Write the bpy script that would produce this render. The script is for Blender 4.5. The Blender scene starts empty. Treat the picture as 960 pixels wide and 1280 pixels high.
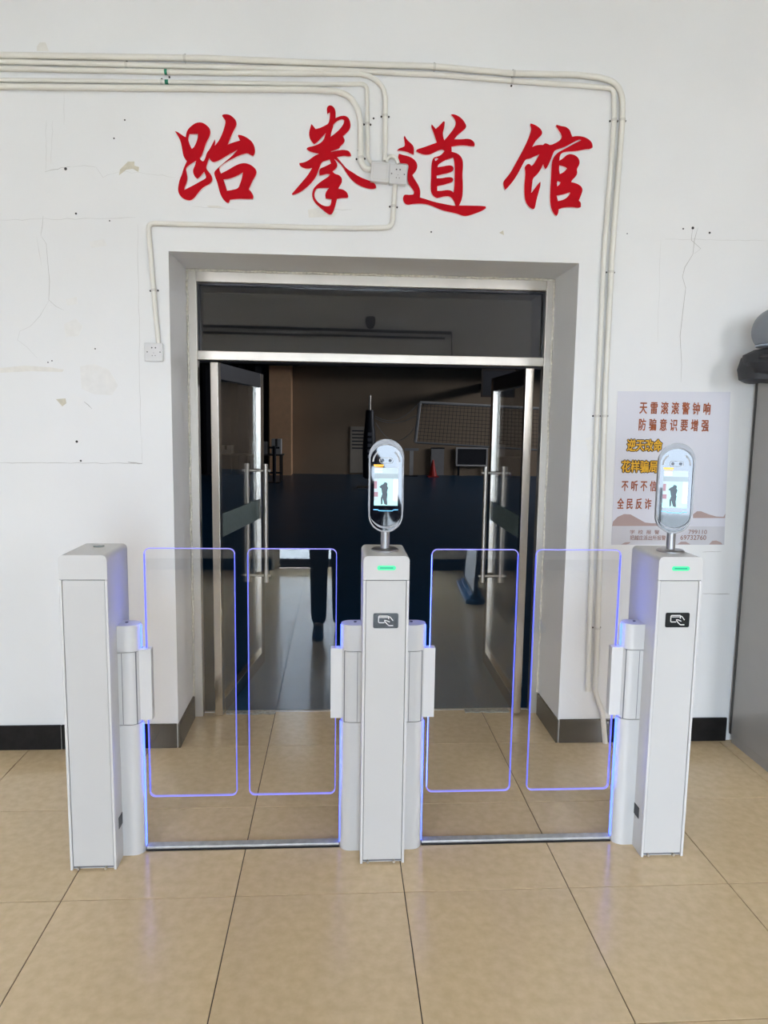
import bpy, bmesh, math, random
from mathutils import Vector, Matrix
random.seed(7)
SC = bpy.context.scene
COL = SC.collection
PI = math.pi

# ------------------------------------------------------------------ camera
CAM = Vector((0.354066, -2.398712, 1.668742))
YAW, PITCH, ROLL, FPX = 0.0634797, 0.12271, 0.01483, 904.94
fw = Vector((math.sin(YAW)*math.cos(PITCH), math.cos(YAW)*math.cos(PITCH), -math.sin(PITCH)))
r0 = Vector((math.cos(YAW), -math.sin(YAW), 0)); u0 = r0.cross(fw)
rt = math.cos(ROLL)*r0 + math.sin(ROLL)*u0
up = -math.sin(ROLL)*r0 + math.cos(ROLL)*u0
cd = bpy.data.cameras.new('camera'); co = bpy.data.objects.new('camera', cd); COL.objects.link(co)
cd.sensor_fit = 'HORIZONTAL'; cd.sensor_width = 36.0; cd.lens = FPX/960*36.0
cd.clip_start = 0.02; cd.clip_end = 300
co.matrix_world = Matrix(((rt.x, up.x, -fw.x, CAM.x), (rt.y, up.y, -fw.y, CAM.y), (rt.z, up.z, -fw.z, CAM.z), (0, 0, 0, 1)))
SC.camera = co

# ------------------------------------------------------------------ world, exposure
SKY = 19.5
w = bpy.data.worlds.new('daylight'); SC.world = w; w.use_nodes = True
bg = w.node_tree.nodes['Background']; bg.inputs[0].default_value = (0.84, 0.875, 0.96, 1); bg.inputs[1].default_value = SKY
SC.view_settings.view_transform = 'Standard'; SC.view_settings.look = 'None'
SC.view_settings.gamma = 1.0; SC.view_settings.use_curve_mapping = False
SC.view_settings.exposure = 0.19
SC.cycles.max_bounces = 10; SC.cycles.diffuse_bounces = 6; SC.cycles.transparent_max_bounces = 24
SC.cycles.sample_clamp_indirect = 8.0

WY = 1.2                                           # hall side of the front wall
def portal(name, loc, rot, sx, sy):
    l = bpy.data.lights.new(name, 'AREA'); l.shape = 'RECTANGLE'; l.size = sx; l.size_y = sy
    l.cycles.is_portal = True
    o = bpy.data.objects.new(name, l); o.location = loc; o.rotation_euler = rot; COL.objects.link(o); return o
BACK = -5.1
DOORX = (-0.37, 1.42); WINA = (3.5, 4.6); WINB = (-2.8, -1.8)
HX0, HX1, HZ = -4.5, 6.6, 4.4
portal('daylight_door', ((DOORX[0]+DOORX[1])/2, BACK-0.26, 1.2), (PI/2, 0, 0), DOORX[1]-DOORX[0], 2.4)
portal('daylight_window', ((WINA[0]+WINA[1])/2, BACK-0.26, 2.65), (PI/2, 0, 0), WINA[1]-WINA[0], 2.3)
portal('daylight_window', ((WINB[0]+WINB[1])/2, BACK-0.26, 2.65), (PI/2, 0, 0), WINB[1]-WINB[0], 2.3)
GX0, GX1, GY, GZ = -9.0, 14.0, 21.0, 8.0
GW = (11.0, 19.0, 4.4, 5.7)
portal('gym_daylight', (GX1+0.26, (GW[0]+GW[1])/2, (GW[2]+GW[3])/2), (0, PI/2, 0), GW[3]-GW[2], GW[1]-GW[0])

# ------------------------------------------------------------------ materials
M = {}
def mat(name, c, rough=0.5, metal=0.0, var=0.05, scale=6.0, bump=0.0, bscale=60.0, emit=None, estr=0.0, spec=0.5, rand=0.0, c2=None, stretch=None, coat=0.0):
    m = bpy.data.materials.new(name); m.use_nodes = True; nt = m.node_tree; b = nt.nodes['Principled BSDF']
    b.inputs['Roughness'].default_value = rough; b.inputs['Metallic'].default_value = metal
    b.inputs['Specular IOR Level'].default_value = spec; b.inputs['Coat Weight'].default_value = coat
    tc = nt.nodes.new('ShaderNodeTexCoord'); mp = nt.nodes.new('ShaderNodeMapping'); nz = nt.nodes.new('ShaderNodeTexNoise')
    if stretch: mp.inputs['Scale'].default_value = stretch
    nt.links.new(tc.outputs['Object'], mp.inputs[0]); nt.links.new(mp.outputs[0], nz.inputs['Vector'])
    nz.inputs['Scale'].default_value = scale; nz.inputs['Detail'].default_value = 5
    rp = nt.nodes.new('ShaderNodeValToRGB'); nt.links.new(nz.outputs['Fac'], rp.inputs[0])
    k2 = c2 if c2 else tuple(min(1, x*(1+var)) for x in c)
    rp.color_ramp.elements[0].position = 0.3; rp.color_ramp.elements[1].position = 0.7
    rp.color_ramp.elements[0].color = tuple(x*(1-var) for x in c)+(1,); rp.color_ramp.elements[1].color = tuple(k2)+(1,)
    out = rp.outputs[0]
    if rand:
        oi = nt.nodes.new('ShaderNodeObjectInfo'); hs = nt.nodes.new('ShaderNodeHueSaturation'); mr = nt.nodes.new('ShaderNodeMapRange')
        nt.links.new(oi.outputs['Random'], mr.inputs[0]); mr.inputs[3].default_value = 1-rand; mr.inputs[4].default_value = 1+rand
        nt.links.new(mr.outputs[0], hs.inputs['Value']); nt.links.new(out, hs.inputs['Color']); out = hs.outputs[0]
    nt.links.new(out, b.inputs['Base Color'])
    if bump:
        n2 = nt.nodes.new('ShaderNodeTexNoise'); n2.inputs['Scale'].default_value = bscale; n2.inputs['Detail'].default_value = 4
        nt.links.new(mp.outputs[0], n2.inputs['Vector'])
        bp = nt.nodes.new('ShaderNodeBump'); bp.inputs['Strength'].default_value = bump; bp.inputs['Distance'].default_value = 0.01
        nt.links.new(n2.outputs['Fac'], bp.inputs['Height']); nt.links.new(bp.outputs[0], b.inputs['Normal'])
    if emit:
        b.inputs['Emission Color'].default_value = tuple(emit)+(1,); b.inputs['Emission Strength'].default_value = estr
    M[name] = m; return m
def glass(name, tint=(1, 1, 1), f0=0.043, gloss=1.0):
    m = bpy.data.materials.new(name); m.use_nodes = True; nt = m.node_tree; nt.nodes.clear()
    o = nt.nodes.new('ShaderNodeOutputMaterial'); mx = nt.nodes.new('ShaderNodeMixShader')
    t = nt.nodes.new('ShaderNodeBsdfTransparent'); t.inputs[0].default_value = tint+(1,)
    g = nt.nodes.new('ShaderNodeBsdfGlossy'); g.inputs['Roughness'].default_value = 0.0; g.inputs[0].default_value = (gloss, gloss, gloss, 1)
    lw = nt.nodes.new('ShaderNodeLayerWeight'); lw.inputs[0].default_value = 0.5
    p = nt.nodes.new('ShaderNodeMath'); p.operation = 'POWER'; p.inputs[1].default_value = 5
    q = nt.nodes.new('ShaderNodeMath'); q.operation = 'MULTIPLY_ADD'; q.inputs[1].default_value = 1-f0; q.inputs[2].default_value = f0
    nt.links.new(lw.outputs['Facing'], p.inputs[0]); nt.links.new(p.outputs[0], q.inputs[0]); nt.links.new(q.outputs[0], mx.inputs[0])
    nt.links.new(t.outputs[0], mx.inputs[1]); nt.links.new(g.outputs[0], mx.inputs[2]); nt.links.new(mx.outputs[0], o.inputs[0])
    M[name] = m; return m
def glow(name, c, s): return mat(name, c, 0.4, var=0.02, emit=c, estr=s)

mat('plaster', (0.785, 0.785, 0.772), 0.85, var=0.035, scale=1.1, bump=0.10, bscale=14)
mat('ceiling_paint', (0.82, 0.82, 0.80), 0.9)
mat('tile', (0.62, 0.465, 0.275), 0.19, var=0.06, scale=28, c2=(0.67, 0.51, 0.31), rand=0.04, bump=0.012, bscale=5)
mat('grout', (0.06, 0.05, 0.04), 0.9)
mat('skirting', (0.012, 0.011, 0.0105), 0.5, var=0.25, scale=25, rand=0.15, spec=0.2)
mat('joint', (0.55, 0.53, 0.50), 0.9)
mat('steel', (0.61, 0.565, 0.50), 0.46, 1.0, var=0.08, scale=4, stretch=(1, 1, 0.3), bump=0.03, bscale=30)
mat('steel_leaf', (0.64, 0.59, 0.52), 0.20, 1.0, var=0.08, scale=4, stretch=(1, 1, 0.3), bump=0.02, bscale=30)
mat('steel_dark', (0.055, 0.055, 0.058), 0.35, 1.0)
mat('caulk', (0.70, 0.66, 0.56), 0.9, var=0.2, scale=60, bump=0.8, bscale=90)
mat('conduit', (0.76, 0.74, 0.67), 0.5, var=0.04)
mat('clip', (0.62, 0.60, 0.54), 0.5)
mat('hole', (0.03, 0.028, 0.025), 0.8)
mat('green_tape', (0.0, 0.18, 0.10), 0.5)
mat('red', (0.47, 0.0005, 0.008), 0.6, var=0.06, scale=18, spec=0.12)
mat('red_edge', (0.85, 0.62, 0.60), 0.6)
mat('white_plastic', (0.61, 0.603, 0.592), 0.38, var=0.01)
mat('white_panel', (0.58, 0.575, 0.565), 0.42, var=0.01)
mat('white_edge', (0.65, 0.643, 0.635), 0.35, var=0.01)
mat('seam', (0.16, 0.16, 0.17), 0.7)
mat('reader', (0.012, 0.016, 0.02), 0.22)
mat('white_print', (0.85, 0.85, 0.85), 0.5, var=0.01)
mat('silver', (0.42, 0.42, 0.43), 0.36, 1.0)
mat('silver_shell', (0.27, 0.27, 0.28), 0.5, 0.7)
mat('black_gloss', (0.006, 0.007, 0.012), 0.03, spec=0.6)
mat('light_rim', (0.42, 0.42, 0.43), 0.5)
mat('vent', (0.05, 0.05, 0.055), 0.5)
mat('dark_indicator', (0.05, 0.10, 0.08), 0.2)
mat('trunking', (0.50, 0.50, 0.48), 0.45, 0.4, var=0.15, scale=40)
mat('paper', (0.66, 0.66, 0.71), 0.7, var=0.015, scale=3)
mat('paper_band', (0.58, 0.575, 0.60), 0.7, var=0.015)
mat('brown_ink', (0.33, 0.085, 0.028), 0.7, var=0.2, scale=90)
mat('dark_ink', (0.05, 0.025, 0.015), 0.7)
mat('yellow_ink', (0.72, 0.40, 0.02), 0.7, var=0.25, scale=80)
mat('hill_ink', (0.42, 0.31, 0.285), 0.7, var=0.06)
mat('footer_ink', (0.30, 0.16, 0.13), 0.7)
mat('cabinet', (0.36, 0.345, 0.32), 0.38, 0.25, var=0.03)
mat('cabinet_dark', (0.05, 0.045, 0.04), 0.5)
mat('black_fabric', (0.02, 0.021, 0.025), 0.55, var=0.2, scale=30, bump=0.15, bscale=40)
mat('grey_plastic', (0.20, 0.215, 0.24), 0.45)
mat('pale_plastic', (0.36, 0.40, 0.47), 0.4)
mat('crack', (0.45, 0.43, 0.40), 0.9)
mat('crack_faint', (0.62, 0.61, 0.59), 0.9)
mat('peel', (0.60, 0.56, 0.45), 0.9, var=0.1, scale=40)
mat('stain', (0.745, 0.725, 0.67), 0.9, var=0.05, scale=30)
mat('stain_faint', (0.775, 0.765, 0.735), 0.9, var=0.03, scale=30)
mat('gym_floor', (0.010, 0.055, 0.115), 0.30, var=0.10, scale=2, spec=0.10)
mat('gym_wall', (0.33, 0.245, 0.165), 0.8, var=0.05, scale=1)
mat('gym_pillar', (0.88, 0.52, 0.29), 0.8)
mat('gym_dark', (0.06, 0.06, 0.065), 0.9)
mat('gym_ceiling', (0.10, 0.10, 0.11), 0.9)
mat('curtain', (0.025, 0.026, 0.032), 0.9)
mat('net', (0.035, 0.035, 0.035), 0.9)
mat('net_tape', (0.55, 0.53, 0.50), 0.8)
mat('pad', (0.008, 0.009, 0.016), 0.5)
mat('pad_print', (0.20, 0.20, 0.23), 0.6)
mat('rope', (0.40, 0.38, 0.34), 0.8)
mat('board_grey', (0.32, 0.31, 0.30), 0.7)
mat('notice', (0.46, 0.40, 0.32), 0.7)
mat('cone', (0.50, 0.03, 0.02), 0.5)
mat('wood_dark', (0.06, 0.045, 0.035), 0.5)
mat('frosted', (0.11, 0.15, 0.14), 0.6, var=0.1, scale=40)
mat('grey_strip', (0.33, 0.34, 0.30), 0.8, var=0.35, scale=60)
mat('skin', (0.55, 0.34, 0.24), 0.55)
mat('hair', (0.01, 0.009, 0.009), 0.5)
mat('black_cloth', (0.006, 0.006, 0.008), 0.85, bump=0.1, bscale=60)
mat('shoe', (0.035, 0.035, 0.038), 0.5)
mat('sole', (0.02, 0.02, 0.02), 0.7)
mat('stand_white', (0.70, 0.71, 0.73), 0.4)
mat('stand_blue', (0.02, 0.10, 0.25), 0.4)
mat('stand_frame', (0.02, 0.022, 0.028), 0.4)
mat('ground', (0.50, 0.49, 0.46), 0.9, var=0.05, scale=2)
mat('dark_rail', (0.03, 0.035, 0.04), 0.4)
mat('dome_camera', (0.03, 0.03, 0.035), 0.25)
glass('clear_glass', f0=0.056)
glass('window_glass', f0=0.03)
glass('door_glass', tint=(0.88, 0.95, 1.0), f0=0.03)  # blue tint added to cool the entrance light and its reflections
glow('led_green', (0.04, 0.50, 0.24), 0.75)
glow('led_green_core', (0.0, 0.28, 0.14), 0.4)
glow('led_edge', (0.11, 0.14, 0.85), 0.75)
glow('led_inner', (0.08, 0.14, 1.0), 12.0)
glow('led_edge_pale', (0.24, 0.23, 0.75), 0.6)
glow('led_strip', (0.06, 0.12, 1.0), 4.0)
glow('screen_back', (0.50, 0.60, 0.66), 0.3)
glow('screen_dim', (0.36, 0.45, 0.50), 0.22)
glow('screen_cyan', (0.45, 0.88, 0.90), 0.42)
glow('screen_white', (0.85, 0.92, 0.95), 0.45)
glow('screen_dark', (0.05, 0.07, 0.09), 0.25)
glow('screen_red', (0.30, 0.16, 0.20), 0.5)
glow('screen_orange', (0.85, 0.42, 0.02), 0.8)
glow('screen_blue', (0.12, 0.45, 0.85), 0.7)

# ------------------------------------------------------------------ helpers
def box(bm, x0, x1, y0, y1, z0, z1, bev=0.0, seg=2, m=None):
    vs = [bm.verts.new(p) for p in ((x0, y0, z0), (x1, y0, z0), (x1, y1, z0), (x0, y1, z0), (x0, y0, z1), (x1, y0, z1), (x1, y1, z1), (x0, y1, z1))]
    if m is not None:
        for v in vs: v.co = m @ v.co
    fs = [bm.faces.new([vs[i] for i in q]) for q in ((0, 3, 2, 1), (4, 5, 6, 7), (0, 1, 5, 4), (1, 2, 6, 5), (2, 3, 7, 6), (3, 0, 4, 7))]
    if bev:
        es = list({e for f in fs for e in f.edges})
        bmesh.ops.bevel(bm, geom=es, offset=bev, segments=seg, affect='EDGES', profile=0.5)
    return bm
def nb(): return bmesh.new()
def obj(name, bm, material, parent=None, loc=None, smooth=False, rot=None):
    if isinstance(bm, bpy.types.Mesh): me = bm
    else:
        bmesh.ops.recalc_face_normals(bm, faces=bm.faces[:])
        me = bpy.data.meshes.new(name); bm.to_mesh(me); bm.free()
    me.materials.clear(); me.materials.append(M[material])
    if smooth:
        for p in me.polygons: p.use_smooth = True
        try: me.set_sharp_from_angle(angle=math.radians(40))
        except Exception: pass
    o = bpy.data.objects.new(name, me); COL.objects.link(o)
    if loc is not None: o.location = loc
    if rot is not None: o.rotation_euler = rot
    if parent is not None: o.parent = parent
    return o
def bxo(name, a, material, parent=None, bev=0.0, loc=None, seg=2):
    return obj(name, box(nb(), *a, bev, seg), material, parent, loc)
def empty(name, loc=(0, 0, 0), rz=0.0):
    o = bpy.data.objects.new(name, None); o.empty_display_size = 0.1; COL.objects.link(o)
    o.location = loc; o.rotation_euler.z = rz; return o
def tag(o, label=None, cat=None, group=None, kind=None):
    if label: o['label'] = label
    if cat: o['category'] = cat
    if group: o['group'] = group
    if kind: o['kind'] = kind
    return o
def copy_tree(o, parent=None):
    c = o.copy(); COL.objects.link(c); c.parent = parent
    for ch in list(o.children): copy_tree(ch, c)
    return c
def prism(bm, pts, y0, y1, axis='Y'):
    """extrude a closed outline; axis Y: outline in (x,z); axis Z: outline in (x,y)"""
    def P(p, t): return (p[0], t, p[1]) if axis == 'Y' else ((p[0], p[1], t) if axis == 'Z' else (t, p[0], p[1]))
    A = [bm.verts.new(P(p, y0)) for p in pts]; B = [bm.verts.new(P(p, y1)) for p in pts]
    n = len(pts)
    bm.faces.new(A[::-1]); bm.faces.new(B)
    for i in range(n): bm.faces.new((A[i], A[(i+1) % n], B[(i+1) % n], B[i]))
    return bm
def rrect(x0, x1, z0, z1, r, seg=6, corners=(1, 1, 1, 1)):
    pts = []
    for (cx, cz, a, k) in ((x1-r, z1-r, 0, 0), (x0+r, z1-r, 90, 1), (x0+r, z0+r, 180, 2), (x1-r, z0+r, 270, 3)):
        if corners[k]:
            for i in range(seg+1):
                t = math.radians(a+90*i/seg); pts.append((cx+r*math.cos(t), cz+r*math.sin(t)))
        else: pts.append(((x1, z1), (x0, z1), (x0, z0), (x1, z0))[k])
    return pts
def ring(bm, outer, inner, y0, y1):
    n = len(outer)
    o0 = [bm.verts.new((p[0], y0, p[1])) for p in outer]; o1 = [bm.verts.new((p[0], y1, p[1])) for p in outer]
    i0 = [bm.verts.new((p[0], y0, p[1])) for p in inner]; i1 = [bm.verts.new((p[0], y1, p[1])) for p in inner]
    for k in range(n):
        j = (k+1) % n
        bm.faces.new((o0[k], o0[j], o1[j], o1[k])); bm.faces.new((i0[k], i1[k], i1[j], i0[j]))
        bm.faces.new((o0[k], i0[k], i0[j], o0[j])); bm.faces.new((o1[k], o1[j], i1[j], i1[k]))
    return bm
def cyl(bm, c0, c1, r, seg=16, r2=None, caps=True):
    a, b = Vector(c0), Vector(c1); d = (b-a); L = d.length; d.normalize()
    t = Vector((0, 0, 1)) if abs(d.z) < 0.9 else Vector((1, 0, 0))
    u = d.cross(t).normalized(); v = d.cross(u); r2 = r if r2 is None else r2
    A = [bm.verts.new(a+r*(math.cos(2*PI*i/seg)*u+math.sin(2*PI*i/seg)*v)) for i in range(seg)]
    B = [bm.verts.new(b+r2*(math.cos(2*PI*i/seg)*u+math.sin(2*PI*i/seg)*v)) for i in range(seg)]
    for i in range(seg): bm.faces.new((A[i], A[(i+1) % seg], B[(i+1) % seg], B[i]))
    if caps: bm.faces.new(A[::-1]); bm.faces.new(B)
    return bm
def tube(bm, pts, r, seg=10):
    """round tube along a polyline"""
    P = [Vector(p) for p in pts]; rings = []
    for i, p in enumerate(P):
        d = (P[min(i+1, len(P)-1)]-P[max(i-1, 0)]).normalized()
        t = Vector((0, 1, 0)) if abs(d.y) < 0.9 else Vector((1, 0, 0))
        u = d.cross(t).normalized(); v = d.cross(u)
        k = 1.0
        if 0 < i < len(P)-1:
            a = (P[i]-P[i-1]).normalized(); b = (P[i+1]-P[i]).normalized(); k = 1/max(0.6, math.cos(a.angle(b)/2))
        rings.append([bm.verts.new(p+r*(k*math.cos(2*PI*j/seg)*u+math.sin(2*PI*j/seg)*v)) for j in range(seg)])
    for a, b in zip(rings, rings[1:]):
        for j in range(seg): bm.faces.new((a[j], a[(j+1) % seg], b[(j+1) % seg], b[j]))
    bm.faces.new(rings[0][::-1]); bm.faces.new(rings[-1])
    return bm
def lathe(bm, prof, c=(0, 0, 0), seg=24):
    rows = [[bm.verts.new((c[0]+r*math.cos(2*PI*j/seg), c[1]+r*math.sin(2*PI*j/seg), c[2]+z)) for j in range(seg)] for r, z in prof]
    for a, b in zip(rows, rows[1:]):
        for j in range(seg): bm.faces.new((a[j], a[(j+1) % seg], b[(j+1) % seg], b[j]))
    bm.faces.new(rows[0][::-1]); bm.faces.new(rows[-1]); return bm
def on_wall(px, py, Y=WY):
    """point of the plane y = Y seen at a pixel of the photograph"""
    d = (px-480)/FPX*rt - (py-640)/FPX*up + fw
    return CAM + d*((Y-CAM.y)/d.y)
def xz(px, py, Y=WY):
    p = on_wall(px, py, Y); return (p.x, p.z)
def fill_mesh(name, polys, y_front, y_back):
    """polys: list of (outer, holes) in (x,z); a solid plate between y_front and y_back with holes"""
    bm = nb()
    for outer, holes in polys:
        cu = bpy.data.curves.new('outline', 'CURVE'); cu.dimensions = '2D'; cu.fill_mode = 'BOTH'; cu.extrude = (y_back-y_front)/2
        for loop in [outer]+holes:
            s = cu.splines.new('POLY'); s.points.add(len(loop)-1); s.use_cyclic_u = True
            for p, q in zip(s.points, loop): p.co = (q[0], q[1], 0, 1)
        to = bpy.data.objects.new('outline', cu); COL.objects.link(to); bpy.context.view_layer.update()
        me = bpy.data.meshes.new_from_object(to.evaluated_get(bpy.context.evaluated_depsgraph_get()))
        bpy.data.objects.remove(to); bpy.data.curves.remove(cu)
        n0 = len(bm.verts); bm.from_mesh(me); bm.verts.ensure_lookup_table()
        for v in bm.verts[n0:]: v.co = Vector((v.co.x, (y_front+y_back)/2 - v.co.z, v.co.y))
        bpy.data.meshes.remove(me)
    bmesh.ops.remove_doubles(bm, verts=bm.verts[:], dist=1e-6)
    return bm
def smooth_loop(pts, it=2):
    """rounds the gentle corners of an outline and keeps the sharp ones"""
    for _ in range(it):
        out = []; n = len(pts)
        for i in range(n):
            a, b, c = Vector(pts[i-1]), Vector(pts[i]), Vector(pts[(i+1) % n])
            d1, d2 = b-a, c-b
            if d1.length < 1e-9 or d2.length < 1e-9: continue
            if d1.angle(d2) > math.radians(62): out.append(tuple(b))
            else: out.append(tuple(b.lerp(a, 0.25))); out.append(tuple(b.lerp(c, 0.25)))
        pts = out
    return pts
def text_mesh(s, height, width=None, bold=0.0):
    """flat lettering in the (x,z) plane; bold thickens the strokes by laying shifted copies over each other"""
    cu = bpy.data.curves.new('lettering', 'FONT'); cu.body = s; cu.size = 1.0; cu.resolution_u = 3
    to = bpy.data.objects.new('lettering', cu); COL.objects.link(to); bpy.context.view_layer.update()
    me = bpy.data.meshes.new_from_object(to.evaluated_get(bpy.context.evaluated_depsgraph_get()))
    bpy.data.objects.remove(to); bpy.data.curves.remove(cu)
    xs = [v.co.x for v in me.vertices]; ys = [v.co.y for v in me.vertices]
    x0, x1, y0, y1 = min(xs), max(xs), min(ys), max(ys)
    sy = height/(y1-y0); sx = (width/(x1-x0)) if width else sy
    bm = nb(); n = 8 if bold else 1
    for k in range(n):
        n0 = len(bm.verts); bm.from_mesh(me); bm.verts.ensure_lookup_table()
        dx, dz = bold*height*math.cos(2*PI*k/n), bold*height*math.sin(2*PI*k/n)
        for v in bm.verts[n0:]: v.co = ((v.co.x-x0)*sx+dx, -k*.00004, (v.co.y-y0)*sy+dz)
    out = bpy.data.meshes.new('lettering'); bm.to_mesh(out); bm.free(); bpy.data.meshes.remove(me); return out

# ------------------------------------------------------------------ the setting
def struct(name, bm, m, parent=None, **k):
    o = obj(name, bm, m, parent, **k)
    if parent is None: o['kind'] = 'structure'
    return o
OX0, OX1, OZ = -0.455, 1.521, 2.457                  # door opening in the front wall
WB = 1.74                                            # gym side of the front wall
bm = nb()
def wallhole(bm, x0, x1, z1, y0, y1, hx0, hx1, hz):
    box(bm, x0, hx0, y0, y1, 0, z1); box(bm, hx1, x1, y0, y1, 0, z1); box(bm, hx0, hx1, y0, y1, hz, z1)
wallhole(bm, GX0, GX1, GZ, WY, WB, OX0, OX1, OZ)
wall_front = struct('wall_front', bm, 'plaster')
# floor: a grout bed with one slab object for every 60 cm tile
bm = nb(); box(bm, HX0, HX1, BACK-0.3, 1.648, -0.06, -0.004)
floor = struct('floor', bm, 'grout')
T = 0.6; G = 0.0017
slab = box(nb(), G, T-G, G, T-G, -0.012, 0.0, 0.0008, 1)
slab_me = bpy.data.meshes.new('tile'); bmesh.ops.recalc_face_normals(slab, faces=slab.faces[:]); slab.to_mesh(slab_me); slab.free(); slab_me.materials.append(M['tile'])
for i in range(-8, 11):
    for j in range(-9, 3):
        x0, y0 = i*T, j*T
        if j == 2 and not (-1 <= i <= 2): continue
        if j == 2 or i == -8 or i == 10 or j == -9:
            xa, xb = max(x0, OX0 if j == 2 else HX0), min(x0+T, OX1 if j == 2 else HX1)
            ya, yb = max(y0, BACK-0.3), min(y0+T, 1.645)
            if xb-xa < 0.02 or yb-ya < 0.02: continue
            bxo('tile', (xa+G-x0, xb-G-x0, ya+G-y0, yb-G-y0, -0.012, 0.0), 'tile', floor, 0.0008, (x0, y0, 0), 1)
        else:
            o = bpy.data.objects.new('tile', slab_me); COL.objects.link(o); o.parent = floor; o.location = (x0, y0, 0)
bm = nb(); box(bm, HX0-0.2, HX1+0.2, BACK-0.2, WY, HZ, HZ+0.15); struct('ceiling', bm, 'ceiling_paint')
bm = nb(); box(bm, HX0-0.2, HX0, BACK, WY, 0, HZ); struct('wall_left', bm, 'plaster')
bm = nb(); box(bm, HX1, HX1+0.2, BACK, WY, 0, HZ); struct('wall_right', bm, 'plaster')
WZ0, WZ1, DZ = 1.5, 3.8, 2.4
bm = nb()
B0, B1 = BACK-0.24, BACK
for a in ((HX0-0.2, WINB[0], 0, HZ), (WINB[1], DOORX[0], 0, HZ), (DOORX[1], WINA[0], 0, HZ), (WINA[1], HX1+0.2, 0, HZ),
          (WINB[0], WINB[1], 0, WZ0), (WINB[0], WINB[1], WZ1, HZ), (WINA[0], WINA[1], 0, WZ0), (WINA[0], WINA[1], WZ1, HZ), (DOORX[0], DOORX[1], DZ, HZ)):
    box(bm, a[0], a[1], B0, B1, a[2], a[3])
wall_back = struct('wall_back', bm, 'plaster')
bm = nb(); box(bm, -30, 40, -60, BACK-0.301, -0.10, -0.03); struct('ground_outside', bm, 'ground')
# entrance and windows behind the viewer (they give the light and stand mirrored in the glass)
def back_window(name, x0, x1, z0, z1, n):
    e = empty(name, (x0, BACK-0.12, z0)); tag(e, kind='structure'); W, H = x1-x0, z1-z0
    bm = nb(); box(bm, 0, W, -0.04, 0.04, 0, 0.05); box(bm, 0, W, -0.04, 0.04, H-0.05, H); box(bm, 0, 0.05, -0.04, 0.04, 0.05, H-0.05); box(bm, W-0.05, W, -0.04, 0.04, 0.05, H-0.05)
    obj('window_frame', bm, 'white_edge', e)
    for k in range(n):
        a, b = 0.05+(W-0.1)*k/n, 0.05+(W-0.1)*(k+1)/n
        if k: bxo('mullion', (a-0.025, a+0.025, -0.03, 0.03, 0.05, H-0.05), 'white_edge', e)
        bxo('pane', (a+0.026, b-0.026, -0.003, 0.003, 0.051, H-0.051), 'window_glass', e)
back_window('window_1', WINA[0], WINA[1], WZ0, WZ1, 2)
back_window('window_2', WINB[0], WINB[1], WZ0, WZ1, 2)
e = empty('door_4', (DOORX[0], BACK-0.12, 0)); tag(e, kind='structure'); W = DOORX[1]-DOORX[0]
bm = nb(); box(bm, 0, 0.06, -0.05, 0.05, 0, DZ); box(bm, W-0.06, W, -0.05, 0.05, 0, DZ); box(bm, 0.06, W-0.06, -0.05, 0.05, DZ-0.06, DZ); obj('door_frame', bm, 'steel', e)
for k in range(2):
    a, b = 0.06+k*(W-0.12)/2, 0.06+(k+1)*(W-0.12)/2
    bxo('bottom_rail', (a+0.004, b-0.004, -0.025, 0.025, 0.01, 0.11), 'dark_rail', e)
    bxo('top_rail', (a+0.004, b-0.004, -0.025, 0.025, DZ-0.14, DZ-0.065), 'steel', e)
    bxo('pane', (a+0.004, b-0.004, -0.004, 0.004, 0.111, DZ-0.141), 'door_glass', e)
    h = obj('handle', tube(nb(), [(b-0.12 if k == 0 else a+0.12, 0.05, 0.7), (b-0.12 if k == 0 else a+0.12, 0.05, 1.5)], 0.015), 'steel', e)

# skirting tiles along the front wall and round the reveal corners
def skirt(name, runs, th=0.012, h=0.128):
    e = empty(name); tag(e, kind='structure')
    for (axis, a, b, fixed, sgn) in runs:
        n = max(1, round((b-a)/0.6)); st = (b-a)/n
        for k in range(n):
            s, t = a+k*st+0.0012, a+(k+1)*st-0.0012
            if axis == 'x': bxo('skirting_tile', (s, t, fixed-th, fixed, 0, h), 'skirting', e, 0.002, seg=1)
            else: bxo('skirting_tile', (min(fixed, fixed+sgn*th), max(fixed, fixed+sgn*th), s, t, 0, h), 'skirting', e, 0.002, seg=1)
        if axis == 'x': bxo('cement_bed', (a, b, fixed-th*0.7, fixed, 0, h-0.004), 'joint', e)
skirt('baseboard_left', [('x', HX0, OX0-0.005, WY, -1), ('y', WY-0.012, 1.57, OX0, 1)])
skirt('baseboard_right', [('x', OX1+0.005, 2.44, WY, -1), ('x', 3.40, HX1, WY, -1), ('y', WY-0.012, 1.57, OX1, -1)])
skirt('baseboard_back', [('x', DOORX[1]+0.02, HX1, BACK+0.012, 1), ('x', HX0, DOORX[0]-0.02, BACK+0.012, 1)])

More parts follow.
